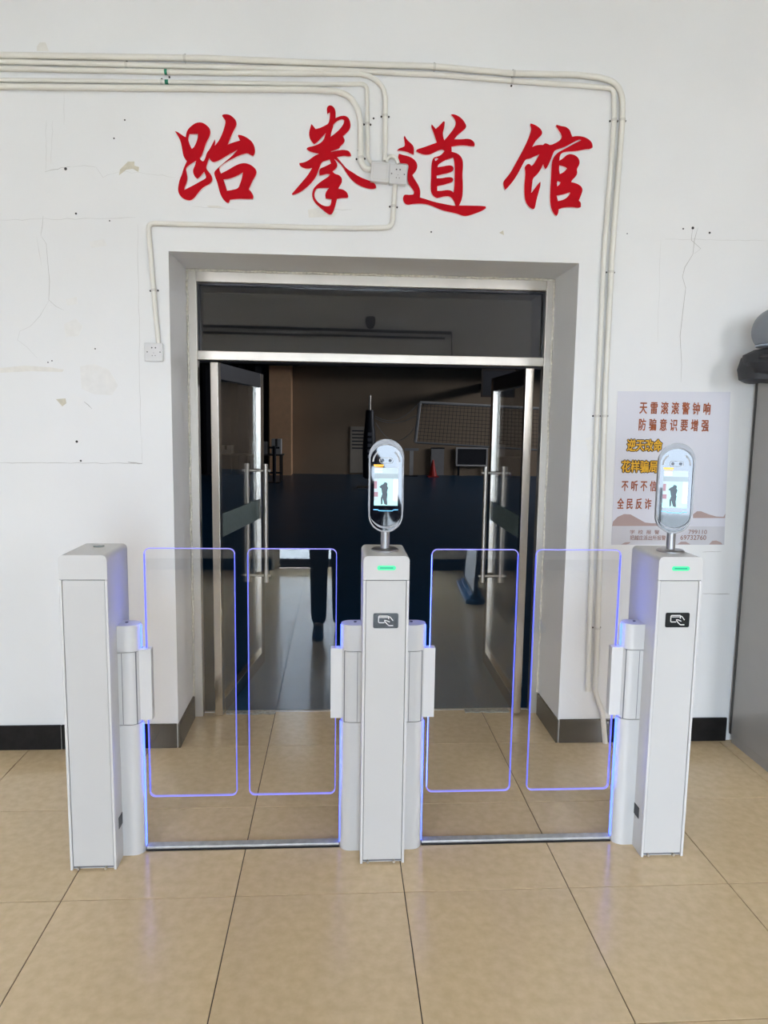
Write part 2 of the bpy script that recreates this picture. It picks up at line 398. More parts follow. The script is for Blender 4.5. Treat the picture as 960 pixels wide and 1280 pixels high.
# ------------------------------------------------------------------ door frame, transom and the two open leaves
FY0, FY1 = 1.585, 1.645
e = empty('door_1', ((OX0+OX1)/2, 1.6, 0)); tag(e, kind='structure'); L = e.location
def dpart(name, a, m, bev=0.003): return bxo(name, (a[0]-L.x, a[1]-L.x, a[2]-L.y, a[3]-L.y, a[4], a[5]), m, e, bev)
JL, JR = -0.402, 1.474
dpart('jamb', (OX0+0.008, JL, FY0, FY1, 0, 2.446), 'steel')
dpart('jamb', (JR, OX1-0.006, FY0, FY1, 0, 2.446), 'steel')
dpart('header', (JL, JR, FY0, FY1, 2.392, 2.446), 'steel')
dpart('transom_bar', (JL, JR, FY0, FY1, 1.988, 2.036), 'steel')
dpart('glazing_bead', (JL, JL+0.012, 1.612, 1.640, 2.036, 2.392), 'steel_dark', 0)
dpart('glazing_bead', (JR-0.012, JR, 1.612, 1.640, 2.036, 2.392), 'steel_dark', 0)
dpart('glazing_bead', (JL+0.012, JR-0.012, 1.612, 1.640, 2.380, 2.392), 'steel_dark', 0)
tp = obj('transom_pane', box(nb(), JL+0.0125-L.x, JR-0.0125-L.x, -.004, .004, 0, .342), 'clear_glass', e, (0, 1.620-L.y, 2.037)); tp.rotation_euler.x = -0.042
# plaster edge left rough where the frame meets the reveal
def caulk(pts, r=0.007):
    P = []
    for a, b in zip(pts, pts[1:]):
        a, b = Vector(a), Vector(b); n = max(2, int((b-a).length/0.035))
        for k in range(n):
            q = a.lerp(b, k/n); P.append(q+Vector((random.uniform(-.003, .003), random.uniform(-.002, .002), random.uniform(-.002, .002))))
    P.append(Vector(pts[-1])); P = [p-L for p in P]
    obj('caulk_bead', tube(nb(), P, r, 6), 'caulk', e)
caulk([(OX0+0.006, FY0, 0.13), (OX0+0.006, FY0, 2.450), (OX1-0.006, FY0, 2.450), (OX1-0.006, FY0, 0.13)], 0.006)
bm = nb(); box(bm, JL-0.04-L.x, JR+0.04-L.x, 1.646-L.y, 1.662-L.y, -0.004, 0.004); obj('threshold', bm, 'steel', e)

def leaf(name, near, far, label):
    N, F = Vector(near), Vector(far); d = F-N; W = d.length
    o = empty(name, (N.x, N.y, 0), math.atan2(d.y, d.x)); tag(o, kind='structure'); o['label'] = label
    H = 1.975; t = 0.022
    bxo('stile', (0, 0.045, -t, t, 0.012, H), 'steel_leaf', o, 0.003)
    bxo('stile', (W-0.075, W, -t, t, 0.012, H), 'steel_leaf', o, 0.003)
    bxo('rail', (0.0455, W-0.0755, -t, t, 0.012, 0.10), 'steel_leaf', o, 0.003)
    bxo('rail', (0.0455, W-0.0755, -t, t, 1.885, H), 'steel_dark', o, 0.003)  # shade on the top rail is put into its dark colour
    bxo('pane', (0.046, W-0.076, -0.005, 0.005, 0.1005, 1.8845), 'clear_glass', o)
    bxo('frosted_band', (0.047, W-0.077, -0.0062, 0.0062, 1.02, 1.15), 'frosted', o)
    hx = W-0.11
    h = empty('handle', (hx, 0, 0)); h.parent = o
    for s in (-1, 1): obj('grip', cyl(nb(), (0, s*0.062, 0.60), (0, s*0.062, 1.39), 0.0155, 14), 'steel', h, smooth=True)
    for z in (0.645, 1.345): obj('standoff', cyl(nb(), (0, -0.092, z), (0, 0.092, z), 0.009, 10), 'steel', h, smooth=True)
    return o
leaf('door_2', (-0.311, 1.565), (-0.168, 2.50), 'left steel framed glass door leaf standing open')
leaf('door_3', (1.392, 1.553), (1.398, 2.49), 'right steel framed glass door leaf standing open')

# ------------------------------------------------------------------ the dark gym behind the door
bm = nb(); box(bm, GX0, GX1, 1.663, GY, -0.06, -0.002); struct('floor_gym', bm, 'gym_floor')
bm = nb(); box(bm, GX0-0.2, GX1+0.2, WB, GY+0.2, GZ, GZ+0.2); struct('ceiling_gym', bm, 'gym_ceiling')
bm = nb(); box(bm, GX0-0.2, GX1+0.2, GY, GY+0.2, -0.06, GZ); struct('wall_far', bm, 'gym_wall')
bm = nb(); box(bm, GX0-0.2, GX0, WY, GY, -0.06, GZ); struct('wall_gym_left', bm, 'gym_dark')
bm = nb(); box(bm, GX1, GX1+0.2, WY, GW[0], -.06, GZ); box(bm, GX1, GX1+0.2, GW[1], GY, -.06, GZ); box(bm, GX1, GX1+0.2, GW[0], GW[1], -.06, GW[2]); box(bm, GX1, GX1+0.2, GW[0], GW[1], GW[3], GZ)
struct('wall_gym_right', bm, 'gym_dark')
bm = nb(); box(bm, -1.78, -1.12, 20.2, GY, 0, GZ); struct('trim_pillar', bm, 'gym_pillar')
bm = nb(); box(bm, GX0, GX1, 19.6, 20.15, 3.35, GZ); struct('upper_shade_block', bm, 'gym_dark')  # added dark block, stands in for the unlit upper part of the far wall
def gp(px, py, Y): p = on_wall(px, py, Y); return p
# dark curtain left of the pillar, built as folded cloth
bm = nb(); n = 60; rows = []
for k in range(n+1):
    x = -7.0+(5.2)*k/n; y = 19.9+0.10*math.sin(k*1.1)
    rows.append((bm.verts.new((x, y, 0.03)), bm.verts.new((x, y, 6.0))))
for a, b in zip(rows, rows[1:]): bm.faces.new((a[0], b[0], b[1], a[1]))
bmesh.ops.solidify(bm, geom=bm.faces[:], thickness=0.02)
tag(obj('stage_curtain', bm, 'curtain', smooth=True), 'tall black curtain at the back of the dark gym', 'curtain')
# volleyball net with its padded post
NY = 16.0
t_ = empty('volleyball_net', (gp(523, 560, NY).x, NY, 0)); tag(t_, 'volleyball net strung across the dark gym', 'net'); L0 = t_.location
A = gp(525, 503, NY); Bp = gp(519, 553, NY); C = gp(680, 511, NY+0.3); D = gp(680, 563, NY+0.3)
A, Bp, C, D = [p-L0 for p in (A, Bp, C, D)]
def lerp2(u, v): return A.lerp(C, u).lerp(Bp.lerp(D, u), v)
obj('top_tape', tube(nb(), [A, C], 0.035, 6), 'net_tape', t_)
obj('bottom_tape', tube(nb(), [Bp, D], 0.025, 6), 'board_grey', t_)
obj('end_tape', tube(nb(), [A, Bp], 0.04, 6), 'net_tape', t_)
bm = nb()
for k in range(1, 34): tube(bm, [lerp2(k/34, 0), lerp2(k/34, 1)], 0.006, 3)
for k in range(1, 11): tube(bm, [lerp2(0, k/11), lerp2(1, k/11)], 0.006, 3)
tag(obj('mesh_cord', bm, 'net', t_), kind='stuff')
pb = gp(461, 612, NY)
pw = empty('net_post', (pb.x, NY, 0)); tag(pw, 'black padded net post standing behind the middle turnstile', 'post')
obj('pole', cyl(nb(), (0, 0, 0.03), (0, 0, gp(463, 494, NY).z), 0.03, 12), 'steel', pw, smooth=True)
obj('pad', lathe(nb(), [(0.10, 0.25), (0.16, 0.30), (0.17, 1.0), (0.15, 1.4), (0.12, 1.62), (0.10, 1.95), (0.09, 1.98)], seg=14), 'pad', pw, smooth=True)
for k in range(5): bxo('pad_letter', (-0.05, 0.05, -0.178, -0.165, 0.78+k*0.14, 0.86+k*0.14), 'pad_print', pw)
bxo('foot', (-0.3, 0.3, -0.3, 0.3, 0.0, 0.04), 'steel_dark', pw)
def sag(a, b, s, n=14): return [a.lerp(b, k/n)+Vector((0, 0, -s*4*(k/n)*(1-k/n))) for k in range(n+1)]
for a, b, s, lb in (((469, 520), (523, 504), 0.25, 'topmost'), ((469, 523), (522, 518), 0.16, 'middle'), ((469.5, 528), (521, 530), 0.45, 'lowest')):
    o = empty('net_rope', gp(*a, NY)); tag(o, lb+' slack rope between the padded post and the net', 'rope', 'ropes of the volleyball net')
    obj('cord', tube(nb(), [p-o.location for p in sag(gp(*a, NY), gp(*b, NY), s)], 0.009, 5), 'rope', o)
# things along the far gym wall
q = gp(514, 590, 20.5); o = empty('bar_stand', (q.x, 20.5, 0)); tag(o, 'low pale stand with a crossbar at the far gym wall', 'stand')
bxo('upright', (-0.06, 0.06, -0.03, 0.03, 0.02, 0.80), 'net_tape', o); bxo('crossbar', (-0.22, 0.22, -0.04, 0.04, 0.80, 0.88), 'board_grey', o); bxo('base', (-0.2, 0.2, -0.15, 0.15, 0, 0.02), 'steel_dark', o)
a_, b_ = gp(537, 556, 20.95), gp(556, 591, 20.95)
o = empty('wall_panel', ((a_.x+b_.x)/2, 20.9, 0)); tag(o, 'grey upright panel leaning at the far gym wall behind the cone', 'panel')
bxo('sheet', (-0.21, 0.21, -0.03, 0.03, 0.0, 0.86), 'board_grey', o); bxo('edge_rail', (-0.22, 0.22, -0.04, 0.04, 0.86, 0.90), 'steel_dark', o)
q = gp(541, 593, 20.2); o = empty('traffic_cone', (q.x, 20.2, 0)); tag(o, 'small red cone in the dark gym', 'cone')
obj('cone_body', lathe(nb(), [(0.13, 0.03), (0.03, 0.52), (0.02, 0.54)], seg=16), 'cone', o, smooth=True); bxo('cone_base', (-0.17, 0.17, -0.17, 0.17, 0, 0.03), 'cone', o)
a_, b_ = gp(570, 559, 20.9), gp(609, 583, 20.9)
o = empty('framed_goal', ((a_.x+b_.x)/2, 20.9, 0)); tag(o, 'pale framed dark board low on the far gym wall', 'board')
w2 = (b_.x-a_.x)/2; zt, zb = a_.z, b_.z
obj('frame', ring(nb(), [(w2, zt), (-w2, zt), (-w2, zb), (w2, zb)], [(w2-.05, zt-.05), (-w2+.05, zt-.05), (-w2+.05, zb+.05), (w2-.05, zb+.05)], -0.03, 0.03), 'net_tape', o)
bxo('sheet', (-w2+.05, w2-.05, -0.01, 0.01, zb+.05, zt-.05), 'curtain', o)
for s in (-1, 1): bxo('leg', (s*(w2-.1)-.03, s*(w2-.1)+.03, -.03, .03, 0, zb), 'steel_dark', o)
a_, b_ = gp(602, 461, 19.0), gp(643, 497, 19.0)
o = empty('backboard', ((a_.x+b_.x)/2, 19.0, b_.z)); tag(o, 'basketball backboard high up in the dark gym', 'backboard')
w2 = (b_.x-a_.x)/2; hh = a_.z-b_.z
obj('frame', ring(nb(), [(w2, hh), (-w2, hh), (-w2, 0), (w2, 0)], [(w2-.05, hh-.05), (-w2+.05, hh-.05), (-w2+.05, .05), (w2-.05, .05)], -0.03, 0.03), 'wood_dark', o)
bxo('board', (-w2+.05, w2-.05, -0.015, 0.015, .05, hh-.05), 'gym_dark', o); bxo('bracket', (-.15, .15, .03, 2.0, .3, .5), 'steel_dark', o)
a_, b_ = gp(438, 533, 20.97), gp(458, 591, 20.97)
o = empty('notice_board', ((a_.x+b_.x)/2, 20.97, b_.z)); tag(o, 'tall pale notice board on the brown gym wall', 'notice board')
w2 = (b_.x-a_.x)/2; hh = a_.z-b_.z; bxo('sheet', (-w2, w2, -.02, .025, 0, hh), 'notice', o)
for k in range(6): bxo('strip', (-w2*.8, w2*.6, -.026, -.02, hh-.16-k*.11, hh-.12-k*.11), 'gym_dark', o)
# table with boxes left of the pillar, seen through the door glass
q = gp(312, 602, 18.0); o = empty('folding_table', (q.x, 18.0, 0)); tag(o, 'dark table in the gym seen through the left door glass', 'table')
bxo('tabletop', (-0.95, 0.95, -0.3, 0.3, 0.72, 0.76), 'wood_dark', o)
for sx in (-1, 1):
    for sy in (-1, 1): bxo('leg', (sx*.88-.025, sx*.88+.025, sy*.25-.025, sy*.25+.025, 0, .72), 'wood_dark', o)
for (dx, wd, ht, mm, lb) in ((-0.62, .34, .22, 'notice', 'brown carton on the left end of the gym table'), (0.30, .42, .34, 'board_grey', 'grey carton on the right half of the gym table'), (0.76, .26, .42, 'net_tape', 'pale box on the right end of the gym table')):
    b_ = empty('storage_box', (q.x+dx, 18.0, 0.76)); tag(b_, lb, 'box', 'boxes on the gym table')
    bxo('carton', (-wd/2, wd/2, -.18, .18, 0, ht), mm, b_, .01); bxo('tape_strip', (-.03, .03, -.181, .181, ht*.5, ht+.001), 'wood_dark', b_)
q = gp(343, 602, 17.4); o = empty('coat_stand', (q.x, 17.4, 0)); tag(o, 'black stand with short arms beside the lit gym pillar', 'stand')
obj('pole', cyl(nb(), (0, 0, 0.02), (0, 0, 1.0), .05, 10), 'pad', o); bxo('arm', (-.14, .14, -.02, .02, .93, .98), 'pad', o); bxo('arm', (-.12, .2, -.02, .02, .25, .30), 'pad', o); bxo('base', (-.16, .16, -.16, .16, 0, .02), 'pad', o)
# grey strips of the floor at the door, the right one worn paint
for a, lb in (((1.10, 1.36, 1.60, 1.655), 'worn grey strip on the floor by the right door leaf'), ((-0.28, 0.0, 1.61, 1.66), 'ragged grey strip on the floor by the left door leaf')):
    bm = nb(); pts = []
    for k in range(9): pts.append((a[0]+(a[1]-a[0])*k/8, a[2]+random.uniform(-.006, .008)))
    for k in range(9): pts.append((a[1]-(a[1]-a[0])*k/8, a[3]+random.uniform(-.006, .006)))
    prism(bm, pts, 0.0005, 0.0045, 'Z'); tag(obj('floor_patch', bm, 'grey_strip'), lb, 'patch')

# ------------------------------------------------------------------ red calligraphy letters above the door
def trace(o, k, pts): return [xz(o[0]+x/k, o[1]+y/k, WY-0.012) for x, y in pts]
def letter(name, label, o, k, pieces):
    P = []
    for outer, holes in pieces:
        P.append((smooth_loop(trace(o, k, outer)), [smooth_loop(trace(o, k, h)) for h in holes]))
    bm = fill_mesh(name, P, -0.012, 0.0)
    xs = [v.co.x for v in bm.verts]; zs = [v.co.z for v in bm.verts]; cx, cz = (min(xs)+max(xs))/2, min(zs)
    for v in bm.verts: v.co -= Vector((cx, 0, cz))
    ob = obj(name, bm, 'red', loc=(cx, WY, cz))
    ob.data.materials.append(M['red_edge'])
    for p in ob.data.polygons:
        if abs(p.normal.y) < 0.5: p.material_index = 1
    tag(ob, label, 'letter', 'red wall letters')
letter('wall_letter', 'first red calligraphy character from the left on the wall', (210, 140), 8.0, [(
 [(68,190),(95,198),(130,222),(160,244),(178,250),(182,215),(195,178),(225,145),(265,115),(305,102),(345,105),(385,130),(415,160),(426,195),(418,240),(400,275),(380,310),(365,360),(350,405),(335,440),(318,464),(330,482),(347,494),(360,488),(375,455),(388,405),(415,375),(440,325),(468,272),(474,300),(468,337),(500,300),(530,245),(552,190),(572,120),(575,90),(560,65),(540,40),(545,25),(580,20),(620,28),(655,55),(680,85),(688,120),(675,155),(650,200),(620,270),(598,325),(640,308),(690,293),(718,285),(712,265),(698,240),(703,227),(740,232),(790,255),(835,290),(860,330),(872,380),(868,420),(850,440),(828,432),(800,412),(760,418),(710,435),(650,465),(590,495),(545,525),(518,550),(512,575),(530,615),(600,580),(680,530),(750,508),(810,518),(860,550),(888,590),(880,630),(850,680),(825,735),(808,772),(835,800),(858,845),(848,870),(800,872),(700,868),(620,878),(612,905),(598,912),(565,890),(530,840),(508,770),(495,710),(475,660),(460,615),(468,590),(495,565),(520,540),(580,490),(640,440),(695,380),(600,430),(520,480),(460,505),(430,490),(412,460),(395,510),(380,560),(400,590),(430,625),(446,665),(440,695),(410,725),(365,745),(335,770),(300,810),(265,860),(230,885),(190,882),(150,865),(115,830),(100,790),(102,740),(115,680),(140,620),(155,565),(178,515),(188,492),(160,455),(148,415),(138,350),(125,290),(100,240)],
 [[(215,222),(298,220),(295,270),(270,335),(250,362),(235,365),(215,320),(200,270)],
  [(178,560),(225,520),(280,488),(272,530),(250,575),(250,610),(270,650),(292,668),(320,650),(345,615),(362,598),(382,650),(375,665),(320,695),(240,740),(165,778),(165,755),(190,700),(195,650),(185,600)],
  [(555,675),(620,668),(690,640),(748,605),(740,660),(720,720),(700,765),(640,780),(590,788),(575,740)]])])
letter('wall_letter', 'second red calligraphy character, touching the white junction box', (360, 125), 8.0, [(
 [(388,100),(390,72),(410,52),(440,55),(465,80),(478,120),(476,180),(520,160),(570,155),(605,175),(622,215),(628,265),(610,305),(580,335),(550,362),(570,400),(560,430),(520,465),(516,484),(430,514),(432,519),(540,497),(580,500),(615,512),(632,555),(610,565),(560,558),(490,572),(530,620),(590,690),(650,725),(710,765),(780,795),(840,815),(878,845),(882,880),(850,893),(790,885),(710,855),(640,805),(590,740),(550,670),(500,615),(462,590),(490,630),(495,665),(470,695),(445,715),(470,740),(510,748),(540,780),(540,825),(510,870),(505,888),(550,893),(590,920),(606,965),(595,982),(540,980),(490,990),(478,1040),(460,1100),(440,1140),(420,1150),(385,1130),(330,1085),(275,1035),(245,985),(240,935),(255,885),(290,845),(350,800),(400,770),(420,745),(395,738),(350,748),(315,755),(310,715),(320,684),(370,665),(430,635),(418,595),(380,605),(335,620),(310,690),(280,770),(235,830),(170,890),(100,935),(45,950),(38,938),(80,890),(140,820),(200,750),(240,680),(200,690),(150,680),(115,655),(113,630),(160,625),(210,600),(260,560),(310,538),(270,530),(215,515),(185,490),(195,472),(250,462),(310,440),(355,405),(378,330),(330,380),(290,425),(262,442),(235,415),(212,370),(210,320),(225,270),(232,240),(250,255),(275,290),(320,280),(370,255),(405,235),(418,180),(420,125),(405,130),(392,140)],
 [[(455,240),(500,205),(545,190),(562,205),(555,240),(520,290),(470,335),(425,368),(435,320),(450,270)],
  [(285,885),(340,880),(410,880),(385,910),(370,950),(378,985),(420,990),(435,995),(430,1040),(415,1062),(370,1062),(320,1040),(280,1000),(262,960),(268,915)]])])
letter('wall_letter', 'third red calligraphy character, right of the socket box', (490, 135), 7.869, [
 ([(125,272),(145,310),(185,345),(212,375),(218,415),(215,455),(195,455),(150,432),(95,420),(50,418),(65,398),(110,385),(128,370),(122,320),(115,285)], []),
 ([(70,450),(110,462),(170,475),(220,505),(250,550),(248,595),(225,635),(200,660),(225,705),(265,765),(280,820),(275,880),(330,895),(420,925),(520,945),(610,962),(680,958),(780,960),(880,962),(922,968),(925,985),(890,1010),(800,1045),(730,1065),(690,1060),(630,1035),(500,1010),(420,975),(350,948),(280,940),(200,945),(150,955),(120,935),(105,895),(115,860),(130,850),(170,855),(210,850),(218,825),(200,795),(165,750),(150,700),(155,620),(165,570),(150,548),(110,545),(65,542),(60,500),(62,465)], []),
 ([(390,160),(410,180),(430,205),(470,170),(505,130),(520,135),(515,190),(500,240),(505,290),(515,318),(560,265),(610,200),(630,150),(615,105),(580,65),(600,58),(650,75),(695,110),(730,165),(730,195),(690,230),(645,265),(612,308),(680,308),(750,300),(790,315),(815,345),(812,375),(780,378),(720,368),(650,368),(585,380),(588,430),(630,440),(670,465),(697,510),(700,580),(692,650),(698,750),(697,830),(690,890),(670,940),(655,968),(625,968),(610,915),(575,870),(520,868),(470,880),(440,888),(405,865),(382,825),(380,760),(385,680),(385,600),(392,520),(410,485),(440,478),(480,465),(515,425),(500,408),(460,415),(420,435),(370,460),(310,460),(260,440),(235,425),(245,405),(300,390),(370,365),(440,340),(425,290),(405,230),(385,185)],
  [[(420,500),(440,488),(455,498),(440,515),(425,520)],
   [(448,582),(455,555),(510,520),(560,500),(600,490),(612,520),(618,600),(615,680),(615,760),(605,830),(580,810),(540,805),(490,815),(445,815),(445,768),(500,758),(560,740),(595,728),(605,700),(590,680),(540,680),(490,690),(440,690),(440,665),(500,652),(560,638),(600,620),(608,595),(595,568),(560,562),(500,575)]])])
letter('wall_letter', 'rightmost red calligraphy character on the wall', (620, 145), 7.385, [(
 [(320,68),(360,80),(405,110),(428,145),(425,170),(400,195),(365,230),(335,285),(370,270),(410,265),(435,268),(450,250),(475,255),(500,270),(545,252),(590,225),(608,195),(600,165),(575,125),(552,92),(560,80),(600,92),(645,98),(680,125),(692,160),(705,190),(750,183),(810,190),(860,215),(890,250),(893,290),(870,305),(820,308),(740,325),(660,328),(610,338),(590,365),(585,412),(620,390),(650,360),(690,348),(740,365),(770,400),(773,445),(745,490),(752,525),(740,555),(700,595),(695,610),(740,620),(785,645),(802,680),(790,720),(765,780),(785,800),(783,840),(760,850),(700,840),(620,845),(580,860),(575,900),(560,922),(540,910),(510,860),(498,790),(500,680),(508,560),(512,450),(522,400),(550,355),(590,325),(650,295),(720,255),(785,225),(770,215),(700,250),(640,285),(560,310),(535,325),(515,380),(490,440),(470,480),(455,490),(442,470),(435,445),(415,490),(385,535),(340,575),(335,620),(325,710),(350,680),(385,630),(410,605),(412,640),(395,700),(375,770),(360,850),(345,862),(315,850),(280,810),(262,750),(260,640),(270,560),(270,500),(262,475),(285,445),(310,440),(325,460),(345,450),(375,400),(400,355),(350,375),(310,395),(275,398),(250,440),(210,520),(160,600),(100,670),(85,680),(70,650),(65,610),(90,575),(130,530),(180,440),(240,330),(290,230),(320,150),(325,110),(315,85)],
 [[(585,455),(640,470),(655,485),(630,515),(590,535),(582,500)],[(568,600),(595,610),(590,630),(565,650),(562,620)],[(560,735),(620,725),(680,705),(685,715),(660,750),(620,775),(572,785)]])])

# ------------------------------------------------------------------ conduits, boxes and sockets on the wall
def conduit(label, px, r, clips=(), bends=None, tape=None):
    """a plastic pipe lying on the wall along points read off the photograph"""
    P = [on_wall(x, y, WY-r*1.2) for x, y in px]
    Q = [P[0]]                                                     # round the corners a little
    for a, b, c in zip(P, P[1:], P[2:]):
        k = min(0.03, (b-a).length*0.45, (c-b).length*0.45)
        if (b-a).angle(c-b) > 0.3:
            p0, p1 = b-(b-a).normalized()*k, b+(c-b).normalized()*k
            for t in (0, .25, .5, .75, 1): Q.append(p0.lerp(b, t).lerp(b.lerp(p1, t), t))
        else: Q.append(b)
    Q.append(P[-1]); o = empty('conduit_pipe', Q[0])
    tag(o, label, 'pipe', 'white conduit pipes on the wall')
    obj('pipe', tube(nb(), [q-Q[0] for q in Q], r, 12), 'conduit', o, smooth=True)
    for x, y in clips:
        c = on_wall(x, y, WY-r); best = min(range(len(Q)-1), key=lambda i: (Q[i].lerp(Q[i+1], .5)-c).length)
        a, b = Q[best], Q[best+1]; d = (b-a).normalized(); t = max(0, min(1, (c-a).dot(b-a)/max(1e-9, (b-a).length_squared))); m = a.lerp(b, t)
        n = Vector((0, 1, 0)).cross(d).normalized()
        cl = obj('clip', cyl(nb(), m-d*.006-Q[0], m+d*.006-Q[0], r*1.12, 12), 'clip', o)
        for s in (-1, 1):
            h = m+n*s*(r+.006); h.y = WY-.0005
            obj('screw', cyl(nb(), h-Q[0], h+Vector((0, -.004, 0))-Q[0], .0045, 8), 'hole', cl)
    if tape:
        c = on_wall(*tape, WY-r); i = min(range(len(Q)-1), key=lambda i: (Q[i].lerp(Q[i+1], .5)-c).length); a, b = Q[i], Q[i+1]
        d = (b-a).normalized(); m = a+d*(c-a).dot(d)
        obj('tape', cyl(nb(), m-d*.008-Q[0], m+d*.008-Q[0], r*1.06, 12), 'green_tape', o)
    return o
R25, R20, R16 = 0.0135, 0.0115, 0.0095
conduit('topmost long conduit running right and down past the last character', [(-260,59),(0,69),(130,71),(260,73),(400,79),(540,83),(640,92),(720,93.5),(750,97),(766,102),(774,110),(778,122),(778,150),(765,320),(757,480),(750,694),(744,863),(747,874),(753,890),(757,934)], R25, [(231,72),(543,83),(642,92),(777,153),(763,340),(755,520),(746,785)])
conduit('second conduit from the top, turning down inside the outer pipe', [(-260,67),(0,77),(260,83.5),(400,87),(540,93),(640,101),(720,106.5),(767,110.5),(768,150),(755,320),(748,480),(739.6,694),(734.5,864)], R20, [(158,80),(640,101),(767,153),(746,520)])
conduit('third conduit from the top, bending down to the top of the junction box', [(-260,77),(0,85.5),(260,91),(400,92),(450,92.5),(463,95.5),(472.6,102),(479,110),(481.5,122),(481.5,160),(481,201)], R20, [(211,90),(481,145)], tape=(208, 90.2))
conduit('thin fourth conduit elbowing down beside the junction box', [(-260,93),(0,100),(260,103),(400,105.5),(458.7,105),(459.5,196.5),(465,205)], R16, [(202,102.4),(459,155)], tape=(208.5, 102.4))
conduit('lowest of the long conduits, curving to the left side of the junction box', [(-260,101),(0,108),(260,111),(390,112),(420,114),(433,118.5),(441,125),(448,138),(450.5,155),(451,202),(456,211),(466,212)], R25, [(451,188)])
conduit('short conduit from the socket box down and left over the door', [(494,231),(490,284),(440,285.5),(185,279),(190,340),(198,429)], R20, [(491,258),(192,363)])
conduit('short looped link between junction box and socket box', [(483,203),(484,198),(489,195),(495,197),(498,205)], R16)
def plate(name, label, cat, cpx, w_, h_, dep, tilt, socket, group=None):
    c = on_wall(cpx[0], cpx[1], WY-dep)
    o = empty(name, (c.x, WY, c.z)); o.rotation_euler.y = tilt; tag(o, label, cat, group)
    bxo('back_box', (-w_/2+.002, w_/2-.002, -dep+.009, -.0005, -h_/2+.002, h_/2-.002), 'white_edge', o, .002)
    f = bxo('cover', (-w_/2, w_/2, -dep, -dep+.009, -h_/2, h_/2), 'white_plastic', o, .003)
    if socket:
        for dx, dz, r in ((-.008, .020, .0035), (.009, .020, .0035), (-.030, 0, .003), (.030, 0, .003), (0, -.004, .0016), (-.007, -.017, .0022), (.007, -.017, .0022)):
            obj('slot', cyl(nb(), (dx, -dep-.0006, dz), (dx, -dep+.003, dz), r, 10), 'hole', f)
    else:
        obj('groove', ring(nb(), rrect(-w_/2+.010, w_/2-.010, -h_/2+.010, h_/2-.010, .004, 3), rrect(-w_/2+.012, w_/2-.012, -h_/2+.012, h_/2-.012, .003, 3), -dep-.0004, -dep+.002), 'joint', f)
    return o
plate('wall_socket', 'white wall socket at the end of the slanted conduit left of the door', 'socket', (192, 440), .088, .086, .020, 0.0, True)
plate('junction_box', 'blank white junction box between the second and third character', 'junction box', (475, 214.5), .087, .091, .042, 0.07, False)
plate('wall_socket', 'white wall socket beside the blank junction box over the door', 'socket', (497.5, 217.5), .083, .089, .040, 0.04, True)

# ------------------------------------------------------------------ cracks, peeled spots and stains: thin pieces of the wall surface
def ribbon(px, wpx, m, name='crack', th=0.0007):
    P = [on_wall(x, y) for x, y in px]; hw = wpx*0.0019; bm = nb(); prev = None
    up_, dn_ = [], []
    for i, p in enumerate(P):
        d = (P[min(i+1, len(P)-1)]-P[max(i-1, 0)]).normalized(); n = Vector((d.z, 0, -d.x)); k = hw*(0.35 if i in (0, len(P)-1) else random.uniform(.6, 1.1))
        up_.append((p.x+n.x*k, p.z+n.z*k)); dn_.append((p.x-n.x*k, p.z-n.z*k))
    for i in range(len(P)-1):
        vs = [bm.verts.new((x, WY-th, z)) for x, z in (up_[i], up_[i+1], dn_[i+1], dn_[i])]; bm.faces.new(vs)
    bmesh.ops.remove_doubles(bm, verts=bm.verts[:], dist=1e-6)
    return obj(name, bm, m, wall_front)
def blob(px, m, name='peeled_patch', th=0.0006):
    bm = nb(); prism(bm, [xz(x, y) for x, y in px], WY-th, WY+0.002); return obj(name, bm, m, wall_front)
def jag(a, b, n, amp):
    return [(a[0]+(b[0]-a[0])*k/n+random.uniform(-amp, amp)*(0 < k < n), a[1]+(b[1]-a[1])*k/n+random.uniform(-amp, amp)*(0 < k < n)) for k in range(n+1)]
ribbon([(54,270),(53,283),(51,294)], 0.7, 'crack')
ribbon([(51,294),(58,305),(60,330),(62,352),(61,375),(70,383),(80,388)], 0.5, 'crack')
ribbon([(46,296),(49,315),(52,332)], 0.4, 'crack_faint')
ribbon([(61,376),(50,395),(38,408),(25,414),(22,425),(34,434),(47,448)], 0.6, 'crack_faint')
ribbon(jag((0, 578.5), (178, 579), 24, .5), 0.6, 'crack'); ribbon(jag((178, 579), (177, 545), 5, .4), 0.5, 'crack_faint')
ribbon(jag((160, 577.5), (178, 579.5), 4, .5), 1.6, 'crack')
ribbon(jag((176, 545), (172, 280), 18, .8), 0.6, 'crack_faint')
ribbon(jag((0, 275), (170, 272), 18, 1.0), 0.6, 'crack_faint')
ribbon(jag((57, 216), (58, 150), 10, 1.2), 0.4, 'crack_faint'); ribbon(jag((64, 205), (66, 150), 8, 1.0), 0.4, 'crack_faint')
ribbon(jag((56, 215), (88, 208), 6, 1), 0.6, 'crack'); ribbon([(88,209),(105,207),(120,209),(129,222),(134,219),(149,215)], 0.5, 'crack_faint'); ribbon(jag((150, 214), (220, 222), 9, 1.5), 0.4, 'crack_faint')
ribbon(jag((80, 115), (80, 156), 4, .3), 0.4, 'crack_faint')
ribbon([(872,285),(868,300),(866,318),(856,334),(853,346),(857,360),(854,385),(850,420),(852,456),(851,478)], 0.7, 'crack'); ribbon(jag((831, 299), (960, 301), 18, .7), 0.5, 'crack_faint')
ribbon([(866,282),(864,300),(876,311),(868,317)], 0.6, 'crack'); ribbon(jag((878, 742), (912, 742.5), 8, .3), 1.0, 'crack'); ribbon(jag((878, 690), (902, 689), 6, .5), 0.6, 'crack')
ribbon(jag((826, 300), (822, 430), 9, .6), 0.4, 'crack_faint')
